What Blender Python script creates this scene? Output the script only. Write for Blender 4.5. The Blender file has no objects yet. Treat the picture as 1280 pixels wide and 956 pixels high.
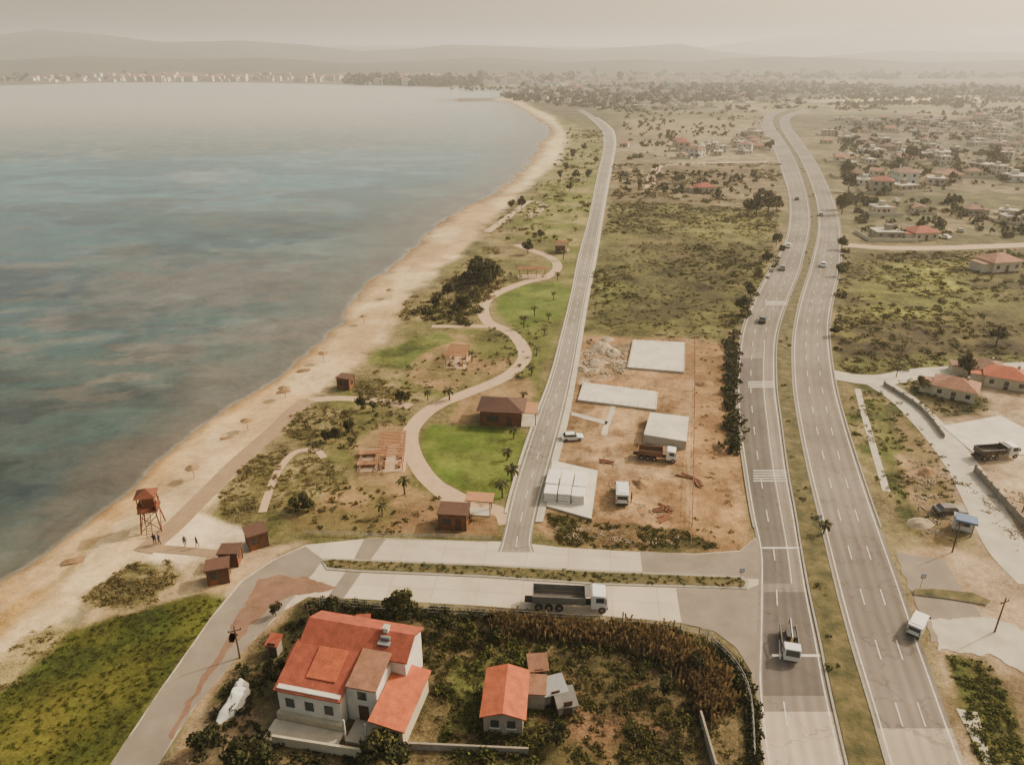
import bpy, bmesh, math, random
import numpy as np
from mathutils import Vector, Matrix
random.seed(7); rng=np.random.default_rng(7)
sc=bpy.context.scene
# ------------------------------------------------------------------ survey
# The plan of the place was surveyed from the photograph: G() turns a sighted point
# (bearing of the point in the photo) into metres on the ground plan.
W,H,F,CX,CY=1280.,956.,914.,640.,478.
PITCH=math.radians(23.8); CH=60.0
cp,sp=math.cos(PITCH),math.sin(PITCH)
def G(u,v,z=0.0):
    x=(u-CX)/F; y=(CY-v)/F
    t=(CH-z)/(sp-y*cp)
    return (x*t,(cp+y*sp)*t)
def GP(pts): return [G(*p[:2]) for p in pts]
def lin(c):
    c=c/255.
    return c/12.92 if c<=.04045 else ((c+.055)/1.055)**2.4
def C(r,g,b,k=.75): return (lin(r)*k,lin(g)*k,lin(b)*k)
def heading(a,b):
    p=G(*a);q=G(*b); return math.atan2(q[1]-p[1],q[0]-p[0])
# ------------------------------------------------------------------ camera, light, air
cam=bpy.data.cameras.new('camera'); co=bpy.data.objects.new('camera',cam); sc.collection.objects.link(co)
cam.sensor_width=36; cam.lens=F/W*36; cam.clip_end=50000; cam.clip_start=0.5
co.location=(0,0,CH); co.rotation_euler=(math.pi/2-PITCH,0,0); sc.camera=co
SUN_EL=math.radians(36); SUN_AZ=math.radians(64)
w=bpy.data.worlds.new('World'); sc.world=w; w.use_nodes=True
nt=w.node_tree; bg=nt.nodes['Background']
sky=nt.nodes.new('ShaderNodeTexSky'); sky.sky_type='NISHITA'; sky.sun_disc=False
sky.sun_elevation=SUN_EL; sky.sun_rotation=SUN_AZ; sky.dust_density=6
tint=nt.nodes.new('ShaderNodeVectorMath'); tint.operation='MULTIPLY'
tint.inputs[1].default_value=(2.05,1.78,1.30)
nt.links.new(sky.outputs[0],tint.inputs[0]); nt.links.new(tint.outputs[0],bg.inputs[0]); bg.inputs[1].default_value=0.15
d=Vector((math.sin(SUN_AZ)*math.cos(SUN_EL),math.cos(SUN_AZ)*math.cos(SUN_EL),math.sin(SUN_EL)))
l=bpy.data.lights.new('sun','SUN'); l.energy=5.0; l.angle=math.radians(.8); l.color=(1,.9,.7)
lo=bpy.data.objects.new('sun',l); sc.collection.objects.link(lo); lo.rotation_euler=d.to_track_quat('Z','Y').to_euler()
# ------------------------------------------------------------------ noise
def _h(xi,yi,seed):
    n=(xi.astype(np.int64)*374761393+yi.astype(np.int64)*668265263+seed*1442695041)&0xffffffff
    n=((n^(n>>13))*1274126177)&0xffffffff
    return ((n^(n>>16))&0xffffff)/float(0xffffff)
def vn(x,y,seed=0):
    xi=np.floor(x);yi=np.floor(y);fx=x-xi;fy=y-yi
    fx=fx*fx*(3-2*fx);fy=fy*fy*(3-2*fy)
    a=_h(xi,yi,seed);b=_h(xi+1,yi,seed);c=_h(xi,yi+1,seed);e=_h(xi+1,yi+1,seed)
    return (a*(1-fx)+b*fx)*(1-fy)+(c*(1-fx)+e*fx)*fy
def fbm(x,y,seed=0,o=4):
    s=0;a=.5;t=0
    for i in range(o):
        s=s+a*vn(x*2**i+17.3*i,y*2**i+5.1*i,seed+i*31);t+=a;a*=.5
    return s/t
def sdf(X,Y,poly):
    P=np.array(poly);inside=np.zeros(X.shape,bool);dm=np.full(X.shape,1e18)
    n=len(P)
    for i in range(n):
        ax,ay=P[i];bx,by=P[(i+1)%n]
        ex,ey=bx-ax,by-ay;L=ex*ex+ey*ey+1e-9
        wx=X-ax;wy=Y-ay
        t=np.clip((wx*ex+wy*ey)/L,0,1)
        dm=np.minimum(dm,(wx-ex*t)**2+(wy-ey*t)**2)
        cnd=(ay>Y)!=(by>Y)
        if abs(ey)>1e-9:
            inside^=cnd&(X<ax+ (Y-ay)*ex/ey)
    return np.where(inside,1,-1)*np.sqrt(dm)
def smooth(pts,n=6,closed=False):
    P=[np.array(p,float) for p in pts];N=len(P);out=[]
    rngi=range(N) if closed else range(N-1)
    for i in rngi:
        p1=P[i];p2=P[(i+1)%N]
        p0=P[(i-1)%N] if (closed or i>0) else 2*p1-p2
        p3=P[(i+2)%N] if (closed or i<N-2) else 2*p2-p1
        for k in range(n):
            t=k/n
            out.append(.5*((2*p1)+(-p0+p2)*t+(2*p0-5*p1+4*p2-p3)*t*t+(-p0+3*p1-3*p2+p3)*t**3))
    if not closed: out.append(P[-1])
    return out
# ------------------------------------------------------------------ materials
def mk(name,rgb,rough=.85,var=.2,scale=1.0,bump=0.,bscale=None,island=0.,rgb2=None,metal=0.,spec=.3,stretch=None,trans=0.,wave=None,road=0.,joints=None,objvar=0.):
    m=bpy.data.materials.new(name);m.use_nodes=True;t=m.node_tree;N=t.nodes;L=t.links
    b=N['Principled BSDF'];b.inputs['Roughness'].default_value=rough;b.inputs['Metallic'].default_value=metal
    b.inputs['Specular IOR Level'].default_value=spec
    tc=N.new('ShaderNodeTexCoord');src=tc.outputs['Object']
    if stretch:
        mp=N.new('ShaderNodeMapping');mp.inputs['Scale'].default_value=stretch;L.new(src,mp.inputs[0]);src=mp.outputs[0]
    nz=N.new('ShaderNodeTexNoise');nz.inputs['Scale'].default_value=scale;nz.inputs['Detail'].default_value=5;nz.inputs['Roughness'].default_value=.65
    L.new(src,nz.inputs[0])
    def mrange(s,lo_,hi_,a=0.,b_=1.):
        q=N.new('ShaderNodeMapRange');q.inputs[1].default_value=a;q.inputs[2].default_value=b_;q.inputs[3].default_value=lo_;q.inputs[4].default_value=hi_;L.new(s,q.inputs[0]);return q.outputs[0]
    def mul(a,b_):
        q=N.new('ShaderNodeMath');q.operation='MULTIPLY';L.new(a,q.inputs[0]);L.new(b_,q.inputs[1]);return q.outputs[0]
    fac=mrange(nz.outputs[0],1-var,1+var,.3,.7)
    if objvar:
        oi=N.new('ShaderNodeObjectInfo');fac=mul(fac,mrange(oi.outputs['Random'],1-objvar,1+objvar))
    colsock=None
    if island or rgb2:
        ge=N.new('ShaderNodeNewGeometry')
        mx=N.new('ShaderNodeMix');mx.data_type='RGBA'
        mx.inputs[6].default_value=(*rgb,1);mx.inputs[7].default_value=(*(rgb2 or rgb),1)
        if island: L.new(ge.outputs['Random Per Island'],mx.inputs[0])
        else: L.new(mrange(nz.outputs[0],0,1,.35,.65),mx.inputs[0])
        colsock=mx.outputs[2]
        if island: fac=mul(fac,mrange(ge.outputs['Random Per Island'],1-island,1+island))
    if wave:
        wv=N.new('ShaderNodeTexWave');wv.bands_direction=wave[0];wv.inputs['Scale'].default_value=wave[1];wv.inputs['Distortion'].default_value=.3
        L.new(tc.outputs['Object'],wv.inputs[0]);fac=mul(fac,mrange(wv.outputs['Fac'],1-wave[2],1+wave[2]))
    if road:
        uv=N.new('ShaderNodeUVMap');mp=N.new('ShaderNodeMapping');mp.inputs['Scale'].default_value=(9,.035,1);L.new(uv.outputs[0],mp.inputs[0])
        n4=N.new('ShaderNodeTexNoise');n4.inputs['Scale'].default_value=1.;n4.inputs['Detail'].default_value=4;L.new(mp.outputs[0],n4.inputs[0])
        fac=mul(fac,mrange(n4.outputs[0],1-road,1+road,.3,.7))
        sx=N.new('ShaderNodeSeparateXYZ');L.new(uv.outputs[0],sx.inputs[0])
        ml=N.new('ShaderNodeMath');ml.operation='MULTIPLY';ml.inputs[1].default_value=2*math.pi*6;L.new(sx.outputs[0],ml.inputs[0])
        sn=N.new('ShaderNodeMath');sn.operation='COSINE';L.new(ml.outputs[0],sn.inputs[0]);fac=mul(fac,mrange(sn.outputs[0],1.07,.9,-1,1))
        n5=N.new('ShaderNodeTexNoise');n5.inputs['Scale'].default_value=.05;n5.inputs['Detail'].default_value=2;L.new(tc.outputs['Object'],n5.inputs[0]);fac=mul(fac,mrange(n5.outputs[0],.84,1.16,.4,.6))
        # tar-sealed cracks
        vo=N.new('ShaderNodeTexVoronoi');vo.feature='DISTANCE_TO_EDGE';vo.inputs['Scale'].default_value=.16
        wn=N.new('ShaderNodeTexNoise');wn.inputs['Scale'].default_value=.6;wn.inputs['Detail'].default_value=4;L.new(tc.outputs['Object'],wn.inputs[0])
        va=N.new('ShaderNodeVectorMath');va.operation='MULTIPLY_ADD';va.inputs[1].default_value=(5,5,0);L.new(wn.outputs['Color'],va.inputs[0]);L.new(tc.outputs['Object'],va.inputs[2]);L.new(va.outputs[0],vo.inputs[0])
        fac=mul(fac,mrange(vo.outputs['Distance'],.72,1.,.004,.02))
    if joints:
        mp=N.new('ShaderNodeMapping');mp.inputs['Rotation'].default_value=(0,0,joints[0]);L.new(tc.outputs['Object'],mp.inputs[0])
        bk=N.new('ShaderNodeTexBrick');bk.inputs['Scale'].default_value=1;bk.inputs['Brick Width'].default_value=joints[1];bk.inputs['Row Height'].default_value=joints[2];bk.inputs['Mortar Size'].default_value=.035;bk.offset=0
        bk.inputs['Color1'].default_value=(.91,.91,.91,1);bk.inputs['Color2'].default_value=(1.,1.,1.,1);bk.inputs['Mortar'].default_value=(.62,.62,.62,1)
        L.new(mp.outputs[0],bk.inputs[0]);fac=mul(fac,bk.outputs[0])
    vm=N.new('ShaderNodeVectorMath');vm.operation='SCALE'
    if colsock: L.new(colsock,vm.inputs[0])
    else: vm.inputs[0].default_value=rgb
    L.new(fac,vm.inputs['Scale']);L.new(vm.outputs[0],b.inputs['Base Color'])
    if bump:
        n2=N.new('ShaderNodeTexNoise');n2.inputs['Scale'].default_value=bscale or scale*6;n2.inputs['Detail'].default_value=4
        L.new(tc.outputs['Object'],n2.inputs[0])
        bp=N.new('ShaderNodeBump');bp.inputs['Strength'].default_value=bump;bp.inputs['Distance'].default_value=.1
        L.new(n2.outputs[0],bp.inputs['Height']);L.new(bp.outputs[0],b.inputs['Normal'])
    if trans:
        tr=N.new('ShaderNodeBsdfTranslucent');L.new(vm.outputs[0],tr.inputs[0])
        ms=N.new('ShaderNodeMixShader');ms.inputs[0].default_value=trans
        L.new(b.outputs[0],ms.inputs[1]);L.new(tr.outputs[0],ms.inputs[2]);L.new(ms.outputs[0],N['Material Output'].inputs[0])
    return m
M={}
M['asphalt']=mk('worn_asphalt',C(128,118,106),.9,.08,.3,.2,12,road=.15)
M['asphalt_coast']=mk('coast_road_asphalt',C(142,132,118),.9,.08,.3,.2,12,road=.11)
M['asphalt_plain']=mk('side_asphalt',C(138,126,111),.9,.2,.25,.2,12)
M['asphalt_dark']=mk('new_asphalt',C(98,90,83),.9,.12,.4,.2,12,road=.12)
M['concrete_road']=mk('concrete_road',C(200,186,162),.9,.16,.16,.2,8,joints=(.094,5.5,4.2))
M['concrete_hw']=mk('concrete_highway',C(176,162,142),.9,.1,.3,.2,8,road=.12)
M['concrete']=mk('concrete',C(190,180,160),.9,.18,.35,.3,6)
M['slab']=mk('foundation_slab',C(212,204,184),.9,.18,.3,.2,6)
M['panel']=mk('precast_panel',C(232,226,212),.9,.1,.5)
M['kerb']=mk('kerb_stone',C(154,146,130),.85,.2,1.5)
M['white']=mk('road_paint',C(208,200,184),.7,.3,.9)
M['dirt']=mk('bare_soil',C(146,114,80),.95,.25,.3,.5,3)
M['redsoil']=mk('spilled_red_soil',C(130,98,78),.95,.25,.5,.5,3)
M['gravelpath']=mk('pink_paving',C(190,162,130),.9,.12,.6,.2,5)
M['boardwalk']=mk('boardwalk_planks',C(156,130,100),.85,.15,.6,wave=('DIAGONAL',2.,.14))
M['grassmed']=mk('median_grass',C(72,74,38),.95,.35,.5,.8,4,rgb2=C(108,94,60))
M['wood']=mk('brown_timber',C(126,80,52),.8,.22,1.2,wave=('Z',3.,.15),objvar=.15)
M['woodroof']=mk('dark_timber_roof',C(92,64,50),.8,.2,1.2,objvar=.15)
M['pergola']=mk('pergola_timber',C(172,122,86),.8,.2,1.2)
M['tower']=mk('tower_timber',C(112,62,42),.8,.2,2)
M['rooftile']=mk('red_roof_tiles',C(162,82,60),.85,.3,1.1,.4,6,wave=('X',2.4,.2),objvar=.15)
M['rooftile2']=mk('weathered_roof_tiles',C(150,106,82),.9,.3,1.0,.4,6,wave=('X',2.4,.16),objvar=.25)
M['roofbrown']=mk('brown_roof_tiles',C(132,98,78),.9,.3,1.0,.4,6,wave=('X',2.4,.16),objvar=.25)
M['rooforange']=mk('orange_roof_tiles',C(176,92,60),.85,.3,1.1,.4,6,wave=('Y',2.4,.2))
M['wall']=mk('white_render_wall',C(216,210,196),.9,.12,.8,objvar=.08)
M['wallc']=mk('cream_wall',C(194,182,156),.9,.14,.8,objvar=.15)
M['wallg']=mk('grey_block_wall',C(150,140,124),.95,.2,1.2,.3)
M['glass']=mk('dark_window',(.03,.035,.04),.15,.1,1,spec=.6)
M['trunk']=mk('bark',C(96,78,60),.95,.25,3,.5)
M['leaf']=mk('olive_leaves',C(54,58,26),.95,.2,.3,island=.45,rgb2=C(90,86,42),trans=.2)
M['leafdark']=mk('dark_leaves',C(36,42,22),.95,.2,.3,island=.45,rgb2=C(68,68,36),trans=.2)
M['leafdune']=mk('dune_scrub_leaves',C(88,80,46),.95,.25,.15,island=.35,rgb2=C(128,114,72),trans=.22)
M['leaffield']=mk('field_scrub_leaves',C(68,64,34),.95,.25,.08,island=.35,rgb2=C(104,94,54),trans=.22)
M['leafgreen']=mk('green_leaves',C(58,66,26),.95,.25,.2,island=.4,rgb2=C(88,92,40),trans=.25)
M['reed']=mk('dry_reeds',C(104,86,58),.95,.25,.3,island=.35,rgb2=C(134,112,78),trans=.3)
M['palmleaf']=mk('palm_fronds',C(52,58,30),.85,.2,.5,island=.35,rgb2=C(94,90,50),trans=.25)
M['carwhite']=mk('white_car_paint',C(228,225,216),.35,.04,.5,spec=.5)
M['cargrey']=mk('grey_car_paint',C(128,126,122),.35,.05,.5,spec=.5)
M['cardark']=mk('dark_car_paint',C(56,52,52),.35,.05,.5,spec=.5)
M['carred']=mk('red_car_paint',C(120,48,40),.35,.05,.5,spec=.5)
M['tyre']=mk('tyre_rubber',(.02,.02,.02),.9,.1,2)
M['truckbed']=mk('grey_truck_steel',C(112,108,102),.6,.2,1.)
M['truckbedin']=mk('dark_bed_floor',C(88,82,76),.8,.25,1.)  # bed floor in a darker grey than the sides
M['yellow']=mk('faded_yellow_paint',C(176,148,86),.6,.15,1.)
M['orange']=mk('brown_truck_paint',C(128,88,62),.6,.15,1.)
M['steel']=mk('galvanised_steel',C(150,150,148),.5,.1,2.,metal=.4)
M['blue']=mk('blue_canopy',C(84,112,150),.6,.1,1.)
M['thatch']=mk('thatch',C(150,122,84),.95,.25,3,.5)
M['tarp']=mk('white_tarpaulin',C(218,216,208),.6,.1,1.,.5,2)
M['rubble']=mk('rubble_stone',C(168,150,124),.95,.25,.8,.6)
M['skin']=mk('skin',C(190,140,112),.6,.05,3)
M['cloth1']=mk('dark_jacket',C(48,46,54),.9,.1,5)
M['cloth2']=mk('dark_trousers',C(40,42,50),.9,.1,5)
M['hair']=mk('dark_hair',(.02,.015,.01),.8,.1,9)
# ------------------------------------------------------------------ mesh helpers
def link(o,parent=None):
    sc.collection.objects.link(o)
    if parent: o.parent=parent
    return o
class MB:
    def __init__(s): s.v=[];s.f=[];s.m=[];s.mats=[]
    def mi(s,k):
        if k not in s.mats: s.mats.append(k)
        return s.mats.index(k)
    def add(s,vs,fs,k):
        o=len(s.v);s.v+= [tuple(p) for p in vs];i=s.mi(k)
        for f in fs: s.f.append([o+a for a in f]);s.m.append(i)
    def box(s,x,y,z,sx,sy,sz,k,rz=0.,top=1.,topy=None):
        """centre x,y ; bottom z"""
        c,n=math.cos(rz),math.sin(rz);topy=top if topy is None else topy;vs=[]
        for zz,tx,ty in((0,1,1),(sz,top,topy)):
            for a,b in((-.5,-.5),(.5,-.5),(.5,.5),(-.5,.5)):
                px,py=a*sx*tx,b*sy*ty
                vs.append((x+px*c-py*n,y+px*n+py*c,z+zz))
        s.add(vs,[(3,2,1,0),(4,5,6,7),(0,1,5,4),(1,2,6,5),(2,3,7,6),(3,0,4,7)],k)
    def cyl(s,p,q,r0,r1,k,n=8):
        p=Vector(p);q=Vector(q);a=(q-p).normalized();u=a.orthogonal().normalized();w=a.cross(u);vs=[]
        for c,r in((p,r0),(q,r1)):
            for i in range(n):
                t=2*math.pi*i/n;vs.append(c+u*math.cos(t)*r+w*math.sin(t)*r)
        s.add(vs,[(i,(i+1)%n,n+(i+1)%n,n+i) for i in range(n)]+[tuple(range(n))[::-1],tuple(range(n,2*n))],k)
    def cone(s,x,y,z,r,hh,k,n=12,sag=0):
        vs=[(x+r*math.cos(2*math.pi*i/n),y+r*math.sin(2*math.pi*i/n),z+(random.uniform(-sag,sag) if sag else 0)) for i in range(n)]+[(x,y,z+hh)]
        s.add(vs,[(i,(i+1)%n,n) for i in range(n)]+[tuple(range(n))[::-1]],k)
    def gable(s,x,y,z,sx,sy,hh,k,wk,ov=.4,axis='x',th=.15):
        """gable roof, ridge along axis; gable triangles in wk"""
        def P(a,b,c): return (x+a,y+b,z+c) if axis=='x' else (x+b,y+a,z+c)
        L,Wd=(sx,sy) if axis=='x' else (sy,sx)
        sl=hh/(Wd/2);a=L/2+ov;b=Wd/2+ov;zl=-sl*ov
        vs=[P(-a,-b,zl),P(a,-b,zl),P(a,0,hh),P(-a,0,hh),P(a,b,zl),P(-a,b,zl)]
        vs+=[(p[0],p[1],p[2]+th) for p in vs]
        s.add(vs,[(6,7,8,9),(9,8,10,11),(0,3,2,1),(3,5,4,2),(0,1,7,6),(4,5,11,10),(1,2,8,7),(2,4,10,8),(0,6,9,3),(3,9,11,5)],k)
        a=L/2;b=Wd/2
        s.add([P(-a,-b,0),P(-a,b,0),P(-a,0,hh-.02),P(a,-b,0),P(a,b,0),P(a,0,hh-.02)],[(0,1,2),(3,4,5)],wk)
    def hip(s,x,y,z,sx,sy,hh,k,ov=.4):
        a=sx/2+ov;b=sy/2+ov;r=max(0,a-b)
        vs=[(x-a,y-b,z),(x+a,y-b,z),(x+a,y+b,z),(x-a,y+b,z),(x-r,y,z+hh),(x+r,y,z+hh)]
        s.add(vs,[(0,1,5,4),(1,2,5),(2,3,4,5),(3,0,4),(0,3,2,1)],k)
    def mesh(s,name):
        me=bpy.data.meshes.new(name);me.from_pydata(s.v,[],s.f)
        for k in s.mats: me.materials.append(M[k])
        me.polygons.foreach_set('material_index',s.m);me.update();return me
    def obj(s,name,loc=(0,0,0),rz=0,parent=None,bevel=0):
        o=bpy.data.objects.new(name,s.mesh(name));o.location=loc;o.rotation_euler=(0,0,rz)
        if bevel:
            b=o.modifiers.new('bevel','BEVEL');b.width=bevel;b.segments=2;b.limit_method='ANGLE'
        return link(o,parent)
def empty(name,loc,rz):
    e=bpy.data.objects.new(name,None);e.location=loc;e.rotation_euler=(0,0,rz);e.empty_display_size=.5
    return link(e)
def inst(me,name,loc,rz=0,s=1.):
    o=bpy.data.objects.new(name,me);o.location=loc;o.rotation_euler=(0,0,rz);o.scale=(s,s,s);return link(o)
def sheet(name,pts,z,k,th=0.,world=False,sm=0,side=None,jag=0.):
    P=pts if world else GP(pts)
    if sm: P=smooth(P,sm,True)
    P=[(float(p[0]),float(p[1])) for p in P]
    if jag:
        Q=[];s0=random.random()*99
        for i in range(len(P)):
            a=P[i];b=P[(i+1)%len(P)];n=max(1,int(math.dist(a,b)/.35))
            for j in range(n):
                t=j/n;x=a[0]+(b[0]-a[0])*t;y=a[1]+(b[1]-a[1])*t
                nx=float(fbm(np.array([x/1.2+s0]),np.array([y/1.2]),3,3)[0]-.5);ny=float(fbm(np.array([x/1.2]),np.array([y/1.2+s0]),8,3)[0]-.5)
                Q.append((x+nx*jag*4,y+ny*jag*4))
        P=Q
    bm=bmesh.new();vs=[bm.verts.new((p[0],p[1],z)) for p in P]
    f=bm.faces.new(vs);f.normal_update()
    if f.normal.z<0: f.normal_flip()
    if th:
        n=len(vs);bt=[bm.verts.new((p[0],p[1],z-th)) for p in P]
        for i in range(n):
            g=bm.faces.new((vs[i],vs[(i+1)%n],bt[(i+1)%n],bt[i]));g.material_index=1
    bmesh.ops.triangulate(bm,faces=[f],ngon_method='EAR_CLIP')
    me=bpy.data.meshes.new(name);bm.to_mesh(me);bm.free();me.materials.append(M[k]);me.materials.append(M[side or k])
    return link(bpy.data.objects.new(name,me))
def npmesh(name,V,Q,mat,smoothf=False):
    me=bpy.data.meshes.new(name);nf=len(Q);k=Q.shape[1]
    me.vertices.add(len(V));me.vertices.foreach_set('co',V.astype(np.float32).ravel())
    me.loops.add(nf*k);me.loops.foreach_set('vertex_index',Q.astype(np.int32).ravel())
    me.polygons.add(nf);me.polygons.foreach_set('loop_start',np.arange(0,nf*k,k,dtype=np.int32))
    if smoothf: me.polygons.foreach_set('use_smooth',np.ones(nf,bool))
    me.update(calc_edges=True)
    if mat: me.materials.append(mat)
    return me
def crow(rows,n=5):
    """rows (v,uL,uR) -> smooth list of (left xy,right xy)"""
    L=smooth([G(r[1],r[0]) for r in rows],n);R=smooth([G(r[2],r[0]) for r in rows],n)
    return [(np.array(a),np.array(b)) for a,b in zip(L,R)]
def ribbon(name,pairs,z,k,f0=0.,f1=1.,th=0.,side=None):
    mb=MB();A=[a+(b-a)*f0 for a,b in pairs];B=[a+(b-a)*f1 for a,b in pairs];n=len(pairs)
    S=[0.]
    for i in range(n-1): S.append(S[-1]+float(np.linalg.norm(A[i+1]-A[i])))
    vs=[(p[0],p[1],z) for p in A]+[(p[0],p[1],z) for p in B]
    mb.add(vs,[(i,n+i,n+i+1,i+1) for i in range(n-1)],k)
    uvs=[(f0,s) for s in S]+[(f1,s) for s in S]
    if th:
        for Sd in (A,B):
            vs=[(p[0],p[1],z) for p in Sd]+[(p[0],p[1],z-th) for p in Sd]
            mb.add(vs,[(i,i+1,n+i+1,n+i) for i in range(n-1)],side or k);uvs+=[(0,0)]*(2*n)
    o=mb.obj(name);uvl=o.data.uv_layers.new(name='UVMap')
    vi=np.empty(len(o.data.loops),np.int32);o.data.loops.foreach_get('vertex_index',vi)
    uvl.data.foreach_set('uv',np.array(uvs,np.float32)[vi].ravel())
    return o
def dashes(name,pairs,f,w_,on,off,z,start=0,maxd=700):
    mb=MB();pts=[a+(b-a)*f for a,b in pairs]
    s=np.array([0]+list(np.cumsum([np.linalg.norm(pts[i+1]-pts[i]) for i in range(len(pts)-1)])))
    X=[p[0] for p in pts];Y=[p[1] for p in pts];t=start
    while t<min(s[-1],maxd):
        e=min(t+on,s[-1]);x0,y0=np.interp(t,s,X),np.interp(t,s,Y);x1,y1=np.interp(e,s,X),np.interp(e,s,Y)
        dx,dy=x1-x0,y1-y0;Ln=math.hypot(dx,dy)+1e-6;nx,ny=-dy/Ln*w_/2,dx/Ln*w_/2
        mb.add([(x0+nx,y0+ny,z),(x0-nx,y0-ny,z),(x1-nx,y1-ny,z),(x1+nx,y1+ny,z)],[(0,1,2,3)],'white')
        t+=on+off
    return mb.obj(name)
def lineoff(name,pairs,f,w_,z,k='white',th=0):
    pts=[a+(b-a)*f for a,b in pairs];pr=[]
    for i,p in enumerate(pts):
        q0=pts[max(0,i-1)];q1=pts[min(len(pts)-1,i+1)];t=(q1-q0)/ (np.linalg.norm(q1-q0)+1e-9);n=np.array([-t[1],t[0]])*w_/2
        pr.append((p+n,p-n))
    return ribbon(name,pr,z,k,th=th)
def pathr(name,px,width,z,k,n=6,th=0,side=None):
    pts=smooth(GP(px),n);pr=[]
    for i,p in enumerate(pts):
        q0=pts[max(0,i-1)];q1=pts[min(len(pts)-1,i+1)];t=(q1-q0)/(np.linalg.norm(q1-q0)+1e-9);nn=np.array([-t[1],t[0]])*width/2
        pr.append((p+nn,p-nn))
    ribbon(name,pr,z,k,th=th,side=side);return pr
# ------------------------------------------------------------------ terrain sheet
ys=[10.]
while ys[-1]<9500: ys.append(ys[-1]+max(.5,.0062*ys[-1]))
ys=np.array(ys);NS=600
ss=np.linspace(-1.2,1.2,NS)
Yg,Sg=np.meshgrid(ys,ss,indexing='ij');Xg=Sg*(Yg+70)
NR=len(ys)
X=Xg.ravel();Y=Yg.ravel()
water_px=[(-700,1010),(-300,880),(-100,790),(0,722),(60,685),(110,650),(160,612),(200,572),(240,537),(290,506),(330,480),(370,451),(400,426),(425,401),(440,378),(460,353),(490,331),(515,311),(540,286),(575,262),(610,245),(638,226),(657,207),(668,190),(677,176),(688,165),(684,157),(668,147),(655,138),(640,130),(628,126),(575,127),(566,125),(575,123),(632,122),(640,117),(622,111),(560,109),(440,106),(300,103),(140,103),(0,107),(-300,106),(-900,110),(-1500,125)]
water_w=[(float(a),float(b)) for a,b in GP(water_px)]
wob=(fbm(X/6,Y/6,5,3)-.5)*2.4*np.clip(Y/120,.6,4)
SD=sdf(X,Y,water_w)+wob
zg=np.clip(-.5-.06*SD,-2.5,0)
def land(layers,X,Y,base,bveg):
    col=np.tile(np.array(base),(len(X),1));veg=np.full(len(X),bveg)
    wx=(fbm(X/5,Y/5,11,4)-.5)*2;wy=(fbm(X/5,Y/5,77,4)-.5)*2
    for pts,c,fe,amp,vg,op in layers:
        P=GP(pts);a=np.array(P);md=a[:,1].mean();sc_=max(1,md/110.)
        am=amp*sc_;ft=fe*sc_
        mn=a.min(0)-am-ft;mx=a.max(0)+am+ft
        idx=np.where((X>mn[0])&(X<mx[0])&(Y>mn[1])&(Y<mx[1]))[0]
        if len(idx)==0: continue
        s=sdf(X[idx]+wx[idx]*am,Y[idx]+wy[idx]*am,P)
        t=np.clip(.5+s/(2*ft),0,1);t=t*t*(3-2*t)*op
        if callable(c): cc=c(X[idx],Y[idx])
        else: cc=np.array(C(*c))
        col[idx]=col[idx]*(1-t[:,None])+cc*t[:,None]
        veg[idx]=veg[idx]*(1-t)+vg*t
    return col,veg
def mixc(a,b,sx,seed,lo=.4,hi=.6,sy=None):
    def f(x,y):
        n=np.clip((fbm(x/sx,y/(sy or sx),seed,5)-lo)/(hi-lo),0,1)[:,None]
        return np.array(C(*a))*(1-n)+np.array(C(*b))*n
    return f
beach_veg=[(-200,980),(0,850),(60,800),(105,755),(160,705),(215,690),(240,660),(270,625),(320,575),(350,525),(385,500),(440,468),(475,430),(500,400),(515,368),(560,330),(600,290),(640,252),(665,228),(690,205),(703,190),(704,165),(695,150)]
shore_in=[(640,120),(620,118),(600,200),(500,300),(400,400),(300,480),(100,620),(-300,860)]
L=[]
def add(pts,c,fe=1.5,amp=1.5,vg=.5,op=1.): L.append((pts,c,fe,amp,vg,op))
add([(560,108),(1400,96),(1400,160),(700,160),(640,128)],mixc((114,106,82),(158,146,112),150,3,.42,.58),8,6,.6)
add([(1010,135),(1060,122),(1200,120),(1300,128),(1300,150),(1100,152),(1020,150)],(204,182,116),4,3,.2)
add([(770,110),(1000,104),(1300,110),(1300,118),(1000,122),(800,128)],(98,94,70),3,4,.9)
add([(700,136),(780,140),(950,138),(950,146),(760,150),(720,146)],(168,156,122),3,4,.3)
add([(640,128),(1500,128),(1500,1000),(100,1000),(380,560),(620,280),(700,190)],mixc((138,124,88),(104,100,62),30,8),3,2,.6)
# coastal strip
add([(695,140),(735,145),(765,175),(740,290),(712,420),(690,480),(640,660),(540,680),(330,670),(250,690),(230,660),(300,590),(350,540),(400,500),(470,440),(520,370),(600,292),(655,240),(700,200),(706,175)],mixc((138,124,84),(104,102,56),9,9),1.5,2,.7)
add([(700,150),(735,150),(760,180),(745,260),(722,350),(700,350),(690,300),(660,300),(640,270),(680,225),(712,195)],mixc((108,112,50),(148,136,86),12,21),1.5,2,.6)
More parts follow.
